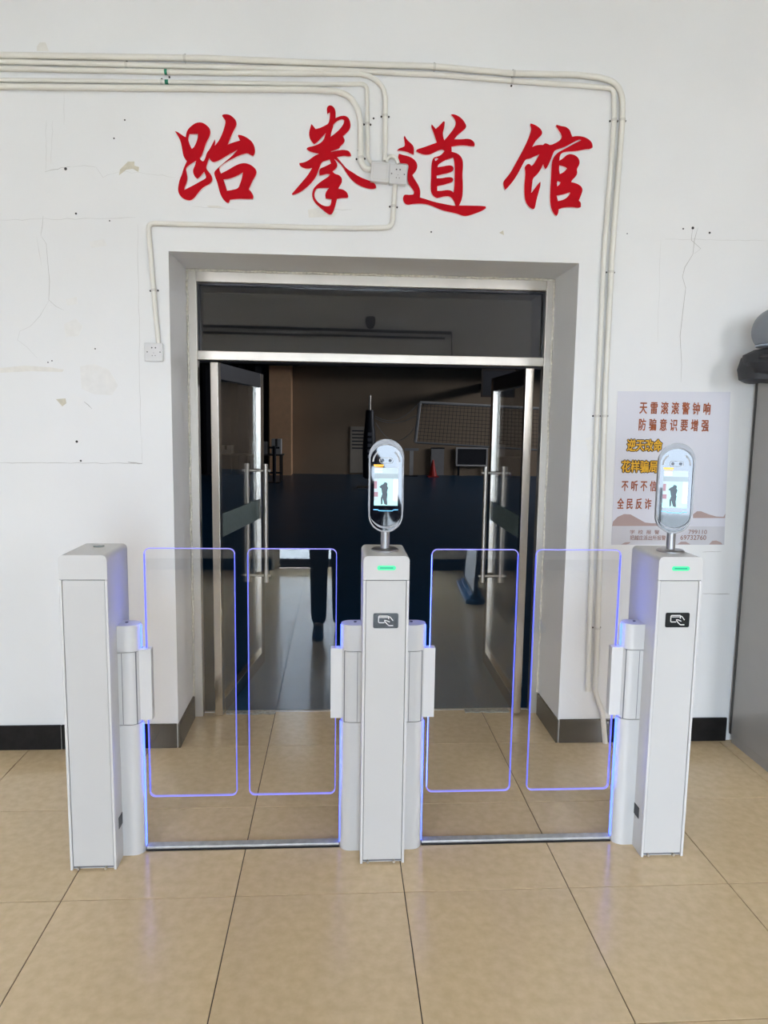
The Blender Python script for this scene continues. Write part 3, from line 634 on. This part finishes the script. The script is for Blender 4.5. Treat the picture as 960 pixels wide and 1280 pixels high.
ribbon([(105,502),(110,506),(115,511)], 0.9, 'crack'); ribbon(jag((240, 258), (300, 262), 7, .7), 0.4, 'crack_faint'); ribbon(jag((410, 262), (440, 262), 5, 1.2), 0.8, 'crack_faint')
blob([(46,58),(50,53),(57,53),(61,64),(46,64)], 'stain'); blob([(150,212),(157,205),(160,202),(168,202),(168,207),(174,209),(173,215),(166,211),(158,212),(149,219)], 'peel')
blob([(70,499),(82,498),(83,504),(78,508)], 'peel'); blob([(385,262),(398,260),(405,266),(422,265),(418,271),(386,272)], 'stain'); blob([(258,257),(272,257),(282,260),(262,260)], 'stain'); blob([(624,291),(629,288),(630,294)], 'peel')
blob([(0,460),(30,457),(62,459),(80,462),(78,465),(40,464),(0,466)], 'stain'); blob([(100,458),(118,455),(136,462),(148,482),(140,494),(118,493),(102,486)], 'stain_faint'); blob([(80,405),(95,398),(104,408),(98,420),(82,421)], 'stain_faint')
blob([(731,548),(746,543),(748,568),(736,566)], 'stain_faint'); blob([(82,374),(96,371),(97,380),(84,382)], 'stain_faint'); blob([(110,302),(130,299),(134,307),(115,310)], 'stain_faint')
for x, y, r in ((95,267,1.4),(156,150,1.1),(142.5,173,1.1),(137,276,1),(82,211,2),(96,552,1.8),(101,576,1.4),(119,436,1),(866,285,2),(854,286,1.2),(887,291,1.6),(60,453,.9),(65,451,.9),(784,292,.8),(539,290,1.2),(467,148,1.4),(448,188,1.4)):
    p = on_wall(x, y); obj('drill_hole', cyl(nb(), (p.x, WY-.0008, p.z), (p.x, WY+.003, p.z), r*.0034, 10), 'hole', wall_front)

# ------------------------------------------------------------------ poster
c = [on_wall(*p) for p in ((772, 489), (913, 490), (905, 681), (764, 681))]
px0, pz0 = c[3].x, c[3].z
po = empty('safety_poster', (px0, WY, pz0)); tag(po, 'pale printed paper poster taped to the wall behind the right terminal', 'poster')
bm = nb(); prism(bm, [(p.x-px0, p.z-pz0) for p in c], -.0018, -.0008)
obj('paper_sheet', bm, 'paper', po)
def inkpoly(px, m, name, dy=-.0022):
    bm = nb(); prism(bm, [(x-px0, z-pz0) for x, z in (xz(*p) for p in px)], dy, dy+.0005); obj(name, bm, m, po)
inkpoly([(765,658),(905.5,658),(905,680.8),(764.2,680.8)], 'paper_band', 'footer_band', -.0021)
inkpoly([(765,657.5),(766,652),(772,646),(780,642.5),(788,643),(797,648),(806,653),(814,654),(830,654),(830,657.5)], 'hill_ink', 'wave')
inkpoly([(866,643),(871,639),(876,639),(886,643),(895,645.5),(904,646),(906.5,642),(906,647.5),(866,647.5)], 'hill_ink', 'wave')
inkpoly([(776,680.5),(781,678),(788,677.5),(786,679.5),(783,680.5)], 'hill_ink', 'wave'); inkpoly([(846,680.5),(851,677),(857,677),(863,680.5)], 'hill_ink', 'wave'); inkpoly([(886,680.5),(890,676),(895,675.5),(901,678),(903,680.5)], 'hill_ink', 'wave')
def line(s, x0, x1, y0, y1, m, bold=0.022, dy=-.0032, name='text_line'):
    a, b = on_wall(x0, y1), on_wall(x1, y0)
    me = text_mesh(s, b.z-a.z, b.x-a.x, bold)
    obj(name, me, m, po, loc=(a.x-px0, dy, a.z-pz0))
SP = '\u2009\u2009'
def sp(s): return SP.join(s)
line(sp('天雷滚滚警钟响'), 799, 888, 503.5, 517, 'brown_ink'); line(sp('防骗意识要增强'), 798, 886, 524.5, 538, 'brown_ink')
for s, x0, x1, y0, y1 in (('逆天改命', 783.5, 827.5, 549.5, 563.5), ('花样骗局', 776.5, 822, 576, 590)):
    line(s, x0, x1, y0, y1, 'dark_ink', 0.10, -.0026, 'text_outline'); line(s, x0, x1, y0, y1, 'yellow_ink', 0.025, -.0036)
line(sp('不听不信'), 776.5, 820.5, 601, 613.5, 'brown_ink'); line(sp('全民反诈'), 771, 814, 623, 636, 'brown_ink')
line('学  校  报  警', 787, 824, 662.5, 667.5, 'footer_ink', 0.012); line('把越庄派出所报警', 787, 832, 669.2, 675, 'footer_ink', 0.012)
line('799110', 860, 883.5, 662.3, 667.3, 'footer_ink', 0.012); line('69732760', 850, 882.5, 669, 674.6, 'footer_ink', 0.012)

# ------------------------------------------------------------------ grey cabinet at the right with bag and dome on top
cb = empty('steel_cabinet', (2.9, 0.97, 0)); tag(cb, 'tall grey steel cabinet at the right edge beside the poster', 'cabinet')
bxo('carcass', (-.45, .45, -.20, .205, .05, 1.90), 'cabinet', cb, .003); bxo('plinth', (-.44, .44, -.19, .20, 0, .05), 'cabinet', cb)
bxo('rear_edge', (-.4535, -.4505, .19, .205, .05, 1.90), 'cabinet_dark', cb)
for s in (-1, 1):
    dd = bxo('cabinet_door', (s*.225-.22, s*.225+.22, -.218, -.2005, .07, 1.88), 'cabinet', cb, .002)
    bxo('door_handle', (s*.03-.008, s*.03+.008, -.24, -.2185, .9, 1.05), 'steel', dd)
def crumple(prof, seg, amp, seed, sx=1, sy=1):
    rn = random.Random(seed); bm = nb(); rows = []
    ph = [rn.uniform(0, 6.28) for _ in range(6)]
    for (r, z) in prof:
        row = []
        for j in range(seg):
            a = 2*PI*j/seg; k = 1+amp*(math.sin(3*a+ph[0]+z*20)+.6*math.sin(5*a+ph[1]-z*31)+.4*math.sin(8*a+ph[2]+z*50))
            row.append(bm.verts.new((r*k*math.cos(a)*sx, r*k*math.sin(a)*sy, z+amp*.04*math.sin(4*a+ph[3]))))
        rows.append(row)
    for a, b in zip(rows, rows[1:]):
        for j in range(seg): bm.faces.new((a[j], a[(j+1) % seg], b[(j+1) % seg], b[j]))
    bm.faces.new(rows[0][::-1]); bm.faces.new(rows[-1]); return bm
bag = empty('black_bag', (2.555, 1.0, 1.90)); tag(bag, 'crumpled black bag lying on top of the grey cabinet', 'bag')
obj('cloth', crumple([(.10, .002), (.20, .008), (.262, .03), (.285, .075), (.265, .115), (.21, .14), (.15, .150), (.05, .152)], 36, .035, 3, 1, .62), 'black_fabric', bag, smooth=True)
obj('flap', crumple([(.05, -.045), (.075, -.03), (.085, .02), (.07, .075), (.03, .09)], 20, .05, 9, 1, 1.3), 'black_fabric', bag, loc=(-.195, .02, .03), smooth=True)
obj('strap', tube(nb(), [(-.25, -.08, .10), (-.17, -.155, .085), (-.05, -.19, .055), (.12, -.19, .04)], .012, 8), 'black_fabric', bag, smooth=True)
dm = empty('plastic_dome', (2.425, 1.0, 2.053)); tag(dm, 'grey rounded plastic dome with a pale rim resting on the black bag', 'dome')
obj('shell', lathe(nb(), [(.062, 0.012)]+[(.107*math.cos(t), .077+.107*math.sin(t)) for t in [math.radians(a) for a in range(-36, 88, 9)]]+[(.004, .184)], seg=32), 'grey_plastic', dm, smooth=True)
obj('rim', lathe(nb(), [(.075, 0), (.085, .003), (.085, .010), (.075, .013)], seg=32), 'pale_plastic', dm, smooth=True)

# ------------------------------------------------------------------ turnstile gates
def stadium(x_in, x_out, r, sgn):
    pts = [(x_in, -r)]; cx = x_out-r
    for k in range(13):
        a = -PI/2+PI*k/12; pts.append((cx+r*math.cos(a), r*math.sin(a)))
    pts.append((x_in, r))
    return [(sgn*x, y) for x, y in pts]
def turnstile(name, label, cx, sides, reader, vent_side):
    t = empty(name, (cx, 0.30, 0)); tag(t, label, 'turnstile', 'white turnstile pedestals with glass wings')
    hw = .084
    prof = rrect(-hw, hw, 0, 1.19, .018, 6, (1, 1, 0, 0))
    obj('housing', prism(nb(), prof, -.1145, .125), 'white_plastic', t, smooth=True)
    obj('front_cap', prism(nb(), rrect(-hw, hw, 1.102, 1.19, .018, 6, (1, 1, 0, 0)), -.125, -.1146), 'white_plastic', t, smooth=True)
    bxo('seam', (-hw+.0005, hw-.0005, -.1165, -.1147, .004, 1.1015), 'seam', t)
    for s in (-1, 1): bxo('side_flange', (min(s*.0745, s*hw), max(s*.0745, s*hw), -.127, -.1148, 0, 1.1005), 'white_edge', t, .0015)
    fp = bxo('front_panel', (-.0728, .0728, -.1235, -.1168, .014, 1.0985), 'white_panel', t, .001)
    for x in (-.055, .045):
        obj('anchor_bolt', cyl(nb(), (x, -.119, .007), (x, -.131, .007), .005, 8), 'steel', t)
    if reader:
        r_ = obj('card_reader', prism(nb(), rrect(-.046, .046, .922, .978, .006, 4), -.1262, -.1236), 'reader', t)
        # card and hand pictogram
        y0, y1 = -.1268, -.1263
        def stroke(pts, w_=.0016):
            bm = nb()
            for (a, b) in zip(pts, pts[1:]):
                a, b = Vector((a[0], a[1])), Vector((b[0], b[1])); d = (b-a).normalized(); n = Vector((-d.y, d.x))*w_; d = d*w_*.6
                prism(bm, [tuple(a-n-d), tuple(b-n+d), tuple(b+n+d), tuple(a+n-d)], y0, y1)
            obj('card_icon', bm, 'white_print', r_)
        stroke([(-.006, .943), (-.024, .943), (-.0265, .946), (-.0265, .965), (-.024, .968), (.008, .968), (.0105, .965), (.0105, .957)])
        stroke([(-.0265, .9625), (.0105, .9625)], .0013)
        stroke([(.0115, .966), (.017, .963), (.026, .951)])
        stroke([(.014, .946), (.002, .951), (-.004, .952), (-.004, .948), (.006, .937), (.012, .932), (.026, .932)])
        l_ = obj('status_light', prism(nb(), rrect(-.034, .034, 1.138, 1.155, .0082, 6), -.1262, -.1251), 'led_green', t)
        bxo('light_core', (-.024, .024, -.1268, -.1263, 1.1445, 1.1485), 'led_green_core', l_)
    else:
        obj('top_indicator', cyl(nb(), (0, .055, 1.1902), (0, .055, 1.1925), .020, 20), 'dark_indicator', t)
    for s in sides:
        lo = obj('post_lower', prism(nb(), stadium(.0842, .162, .040, s), 0, .5235, 'Z'), 'white_plastic', t, smooth=True)
        hi = obj('post_hinge', prism(nb(), stadium(.0842, .161, .039, s), .5265, .8045, 'Z'), 'white_plastic', t, smooth=True)
        bxo('hinge_slot', (min(s*.098, s*.100), max(s*.098, s*.100), -.0395, .0395, .5275, .8035), 'seam', hi)
        cp = obj('post_cap', prism(nb(), stadium(.0842, .162, .040, s), .8075, .908, 'Z'), 'white_plastic', t, smooth=True)
        bxo('post_core', (min(s*.0842, s*.150), max(s*.0842, s*.150), -.03, .03, .5236, .8074), 'seam', hi)
        obj('sensor', cyl(nb(), (s*.108, .01, .9081), (s*.108, .01, .910), .006, 10), 'vent', cp)
        for z0, z1 in ((.02, .515), (.815, .900)):
            bxo('light_strip', (min(s*.1622, s*.1642), max(s*.1622, s*.1642), -.007, .007, z0, z1), 'led_strip', t)
        bxo('wing_bracket', (min(s*.152, s*.201), max(s*.152, s*.201), -.017, .017, .534, .812), 'white_edge', t, .002)
        xa, xb = .180, .515; out = rrect(xa, xb, .218, 1.195, .022, 6); inn = rrect(xa+.0027, xb-.0027, .2207, 1.1923, .0195, 6)
        f = (lambda p: [(s*x, z) for x, z in p])
        gl = obj('glass_wing', prism(nb(), f(inn), -.005, .005), 'clear_glass', t)
        ed = obj('edge_light', ring(nb(), f(out), f(inn), -.0052, .0052), 'led_edge', gl)
        ed.data.materials.append(M['led_edge_pale']); ed.data.materials.append(M['led_inner'])
        for p in ed.data.polygons:
            if p.center.z > 1.17 or p.center.z < .24: p.material_index = 1
            elif abs(p.center.x) < .1815 and abs(p.normal.x) > .9: p.material_index = 2
    if vent_side:
        s = vent_side; bxo('side_vent', (min(s*hw, s*(hw+.0015)), max(s*hw, s*(hw+.0015)), -.085, -.035, .135, .180), 'vent', t, .0006)
    return t
turnstile('turnstile', 'left white turnstile pedestal without a terminal', -.546, (1,), False, 1)
turnstile('turnstile', 'middle white turnstile pedestal with a glass wing on both sides', .530, (-1, 1), True, 0)
turnstile('turnstile', 'right white turnstile pedestal in front of the poster', 1.627, (-1,), True, -1)
for x0, x1, lb in ((-.382, .366, 'metal cable cover on the floor between left and middle turnstile'), (.694, 1.463, 'metal cable cover on the floor between middle and right turnstile'), (1.713, 1.745, 'short stub of metal cable cover beside the right turnstile')):
    o = empty('cable_cover', ((x0+x1)/2, .30, 0)); h = (x1-x0)/2; tag(o, lb, 'cable cover', 'cable covers on the floor')
    bxo('cover_strip', (-h, h, -.012, .022, .006, .017), 'trunking', o, .003); bxo('shadow_strip', (-h, h, -.016, .024, .0005, .0058), 'steel_dark', o)  # dark lower strip draws the shadow in front of the cover

# ------------------------------------------------------------------ face scan terminals
def capsule(w_, z0, z1, seg=14):
    return rrect(-w_/2, w_/2, z0, z1, w_/2*.999, seg)
def terminal(label, x, rz, full):
    t = empty('face_terminal', (x, .295, 1.1905), rz); tag(t, label, 'terminal', 'face scan terminals on the turnstiles')
    obj('base_disc', lathe(nb(), [(.052, 0), (.052, .004), (.047, .008), (.018, .010)], seg=28), 'silver', t, smooth=True)
    obj('stem', cyl(nb(), (0, 0, .009), (0, 0, .088), .0165, 20), 'silver', t, smooth=True)
    tl = -.045                                                     # the head leans back a little
    hd = obj('shell', prism(nb(), capsule(.128, .072, .408), -.020, .024), 'silver_shell', t, smooth=True, loc=(0, -.012, 0)); hd.rotation_euler.x = tl
    obj('hood', ring(nb(), capsule(.130, .095, .418), capsule(.117, .087, .400), -.030, -.0195), 'silver_shell', hd, smooth=True)
    obj('rim', ring(nb(), capsule(.1265, .074, .400), capsule(.119, .078, .396), -.0236, -.0201), 'light_rim', hd, smooth=True)
    fc = obj('glass_face', prism(nb(), capsule(.1185, .0782, .3958), -.0228, -.0202), 'black_gloss', hd)
    yy = -.0234
    def arc(a0, a1, r, w_, cz):
        bm = nb(); pts = []
        for k in range(9):
            a = math.radians(a0+(a1-a0)*k/8); pts.append(((r+w_)*math.cos(a), cz+(r+w_)*math.sin(a)))
        for k in range(9):
            a = math.radians(a1+(a0-a1)*k/8); pts.append((r*math.cos(a), cz+r*math.sin(a)))
        return prism(bm, pts, yy, yy+.0004)
    obj('fill_light', arc(2, 52, .046, .006, .332), 'light_rim', hd); obj('fill_light', arc(128, 178, .046, .006, .332), 'light_rim', hd)
    cw = obj('camera_window', ring(nb(), rrect(-.026, .026, .328, .350, .0109, 8), rrect(-.024, .024, .330, .348, .0089, 8), yy, yy+.0005), 'light_rim', hd)
    for s in (-1, 1): obj('lens', cyl(nb(), (s*.014, yy, .339), (s*.014, yy+.0004, .339), .006, 14), 'steel_dark', hd)
    def scr(name, x0, x1, z0, z1, m, d=0.0, par=None):
        return bxo(name, (x0, x1, yy-d, yy-d+.0003, z0, z1), m, par or hd)
    s_ = scr('screen', -.044, .044, .172, .312, 'screen_back')
    k = .0004
    scr('status_text', -.042, -.014, .303, .308, 'screen_white', k, s_); scr('status_text', -.042, -.014, .294, .299, 'screen_white', k, s_)
    scr('video_ceiling', -.044, .044, .272, .290, 'screen_dim', k, s_)
    scr('video_doorway', -.026, .026, .180, .270, 'screen_cyan', k, s_); scr('video_floor', -.044, .044, .172, .190, 'screen_cyan', k*1.5, s_)
    scr('video_wall', .027, .044, .19, .27, 'screen_white', k, s_)
    scr('video_poster', -.044, -.034, .235, .262, 'screen_red', k*2, s_); scr('video_poster', -.044, -.030, .205, .222, 'screen_red', k*2, s_)
    fig = [(-.018,.175),(-.012,.178),(-.012,.200),(-.006,.178),(.002,.174),(.006,.176),(.004,.196),(.006,.215),(.004,.222),(.008,.238),(.004,.246),(.006,.252),(.002,.258),(-.006,.259),(-.010,.252),(-.018,.248),(-.026,.240),(-.018,.236),(-.016,.226),(-.014,.214),(-.019,.200)]
    obj('video_figure', prism(nb(), fig, yy-k*3, yy-k*3+.0003), 'screen_dark', s_)
    lab = scr('caution_strip', -.046, -.010, .318, .324, 'screen_orange'); scr('caution_strip', -.042, -.012, .3135, .3155, 'screen_orange')
    bm = nb(); P = [(-.046, .158), (-.030, .158), (-.024, .154), (.024, .154), (.030, .158), (.046, .158)]
    prism(bm, P+[(x_, z-.003) for x_, z in P[::-1]], yy, yy+.0004); obj('screen_line', bm, 'screen_blue', hd)
    return t
terminal('face scan terminal with dark lit screen on the middle turnstile', .531, -0.045, True)
terminal('face scan terminal with bright mirrored screen in front of the poster', 1.640, -0.30, True)

# ------------------------------------------------------------------ behind the viewer: mirrored in the glass wings and screens
def notice_stand(label, x, y, rz, W, H):
    o = empty('notice_stand', (x, y, 0), rz); tag(o, label, 'stand', 'notice stands mirrored in the gate glass')
    bxo('base', (-W/2-.05, W/2+.05, -.09, .09, 0, .05), 'stand_blue', o, .01); bxo('base_step', (-W/2-.02, W/2+.02, -.05, .05, .0505, .08), 'stand_blue', o, .005)
    mx = Matrix.Translation((0, 0, .1)) @ Matrix.Rotation(-.06, 4, 'X')
    obj('board', box(nb(), -W/2, W/2, -.012, .012, 0, H, m=mx), 'stand_white', o)
    f = nb(); box(f, -W/2-.03, -W/2-.0005, -.02, .02, -.03, H+.03, m=mx); box(f, W/2+.0005, W/2+.03, -.02, .02, -.03, H+.03, m=mx); box(f, -W/2, W/2, -.02, .02, H+.0005, H+.03, m=mx); box(f, -W/2, W/2, -.02, .02, -.03, -.0005, m=mx)
    obj('board_frame', f, 'stand_frame', o)
notice_stand('white notice stand with blue base mirrored in the right gate glass', 1.66, -3.95, -PI/2+.06, .75, 1.3)
notice_stand('second notice stand at the edge of the right gate glass reflection', 1.98, -2.95, -PI/2+.1, .6, 1.3)
o = empty('dome_camera', (.80, BACK, 3.72)); tag(o, 'small dark dome camera mirrored in the transom glass', 'camera')
obj('bracket', cyl(nb(), (0, .0, 0), (0, .06, 0), .04, 14), 'dome_camera', o, smooth=True); obj('dome', lathe(nb(), [(.01, -.14), (.05, -.12), (.07, -.07), (.075, -.01), (.06, .03), (.02, .04)], (0, .09, 0), 18), 'dome_camera', o, smooth=True)
for pts, lb in (([(-4.2, BACK+.022, 3.60), (2.0, BACK+.022, 3.56), (2.02, BACK+.022, 2.6)], 'upper conduit on the back wall mirrored in the transom'), ([(-4.2, BACK+.022, 3.50), (1.9, BACK+.022, 3.48)], 'lower conduit on the back wall mirrored in the transom')):
    o = empty('conduit_pipe', pts[0]); tag(o, lb, 'pipe'); obj('pipe', tube(nb(), [Vector(p)-Vector(pts[0]) for p in pts], .016, 8), 'vent', o, smooth=True)

# the person taking the picture: one skinned body, clothes, shoes and hair as its children
pe = empty('person', (.29, -2.60, 0)); tag(pe, 'person in black clothes photographing, legs mirrored in the left gate glass', 'person')
def skin(name, verts, edges, m, root=0, sub=2, par=None):
    me = bpy.data.meshes.new(name); me.from_pydata([v[:3] for v in verts], edges, []); me.materials.append(M[m])
    o = bpy.data.objects.new(name, me); COL.objects.link(o); o.parent = par or pe
    sm = o.modifiers.new('skin', 'SKIN'); sm.use_smooth_shade = True
    for i, v in enumerate(verts):
        d = me.skin_vertices[0].data[i]; d.radius = (v[3], v[4] if len(v) > 4 else v[3]); d.use_root = (i == root)
    ss = o.modifiers.new('sub', 'SUBSURF'); ss.levels = ss.render_levels = sub
    bpy.context.view_layer.update()
    ev = bpy.data.meshes.new_from_object(o.evaluated_get(bpy.context.evaluated_depsgraph_get()))
    o.modifiers.clear(); o.data = ev; ev.materials.clear(); ev.materials.append(M[m])
    for p in ev.polygons: p.use_smooth = True
    return o
def arm(s): return [(s*.19, -.06, 1.42, .05), (s*.27, .0, 1.18, .042), (s*.12+.03, .09, 1.50, .032), (s*.075+.064, .105, 1.585, .026)]
B = [(0, -.04, .95, .10, .08), (0, -.05, 1.15, .09, .07), (0, -.07, 1.35, .13, .09), (0, -.08, 1.46, .07, .06), (0, -.06, 1.54, .05), (0, -.04, 1.63, .075, .09), (0, -.045, 1.72, .07, .085), (0, -.05, 1.77, .035)]
Eg = [(i, i+1) for i in range(7)]
for s in (-1, 1):
    n = len(B); B += arm(s); Eg += [(2, n), (n, n+1), (n+1, n+2), (n+2, n+3)]
    h = n+3; n = len(B); B.append((s*.058+.064, .118, 1.625, .024, .016)); Eg.append((h, n)); palm = n
    for k, (dx, dz, L_) in enumerate(((.0, .028, .052), (-.004, .016, .058), (-.006, .003, .055), (-.006, -.010, .045))):
        n = len(B); q = (s*(.052+dx*.2)+.064, .130, 1.640+dz)
        B += [(q[0], q[1], q[2], .0085), (s*(.052-.016)+.064, .150, q[2]+.012, .008), (s*(.052-.030)+.064, .144, q[2]+.016, .0065)]; Eg += [(palm, n), (n, n+1), (n+1, n+2)]
    n = len(B); B += [(s*.040+.064, .112, 1.612, .010), (s*.028+.064, .112, 1.640, .008)]; Eg += [(palm, n), (n, n+1)]
    n = len(B); B += [(s*.08, -.03, .86, .075), (s*.085, .02, .48, .05), (s*.085, .0, .10, .036), (s*.090, .09, .045, .035)]; Eg += [(0, n), (n, n+1), (n+1, n+2), (n+2, n+3)]
body = skin('body', B, Eg, 'skin')
hd_ = obj('nose', lathe(nb(), [(.016, 0), (.012, .02), (.004, .045)], (0, .052, 1.625), 10), 'skin', pe, smooth=True)
for s in (-1, 1):
    obj('eye', lathe(nb(), [(.002, -.010), (.009, -.005), (.010, 0), (.009, .005), (.002, .010)], (s*.030, .040, 1.675), 10), 'white_print', pe, smooth=True)
    obj('ear', lathe(nb(), [(.004, -.03), (.014, -.015), (.016, .01), (.006, .03)], (s*.078, -.05, 1.655), 10), 'skin', pe, smooth=True)
bxo('mouth', (-.024, .024, .040, .050, 1.588, 1.596), 'wood_dark', pe, .003)
bm = nb(); bmesh.ops.create_uvsphere(bm, u_segments=20, v_segments=12, radius=.105, matrix=Matrix.Translation((0, -.065, 1.725)) @ Matrix.Diagonal((.86, 1.0, .80, 1)))
obj('hair', bm, 'hair', pe, smooth=True)
J = [(0, -.045, .80, .17, .135), (0, -.045, .93, .165, .13), (0, -.05, 1.12, .15, .115), (0, -.065, 1.34, .165, .115), (0, -.075, 1.45, .09, .075)]; Ej = [(0, 1), (1, 2), (2, 3), (3, 4)]
for s in (-1, 1):
    n = len(J); a = arm(s); J += [(a[0][0], a[0][1], a[0][2], .068), (a[1][0], a[1][1], a[1][2], .058), (a[2][0], a[2][1], a[2][2], .045)]; Ej += [(3, n), (n, n+1), (n+1, n+2)]
skin('jacket', J, Ej, 'black_cloth')
Tr = [(0, -.045, .90, .135, .105), (0, -.045, 1.02, .13, .10)]; Et = [(0, 1)]
for s in (-1, 1):
    n = len(Tr); Tr += [(s*.082, -.03, .80, .096), (s*.085, .02, .48, .074), (s*.085, .0, .16, .068), (s*.085, .0, .07, .060)]; Et += [(0, n), (n, n+1), (n+1, n+2), (n+2, n+3)]
skin('trousers', Tr, Et, 'black_cloth')
for s in (-1, 1):
    sh = skin('shoe', [(s*.085, -.045, .062, .042, .050), (s*.086, .03, .058, .044, .048), (s*.089, .12, .044, .046, .034), (s*.091, .185, .038, .036, .026)], [(0, 1), (1, 2), (2, 3)], 'shoe')
    bm = nb(); prism(bm, [(s*.088+.048*math.cos(a)*(1 if math.sin(a) > 0 else .85), .065+.155*math.sin(a)) for a in [2*PI*k/20 for k in range(20)]], 0, .022, 'Z'); obj('sole', bm, 'sole', sh)
ph = empty('phone', (CAM.x, -2.452, 1.59)); tag(ph, 'phone held up by the person in black', 'phone')
bxo('phone_body', (-.038, .038, -.004, .004, 0, .158), 'stand_frame', ph, .002); bxo('phone_screen', (-.035, .035, -.0046, -.0042, .005, .153), 'black_gloss', ph)
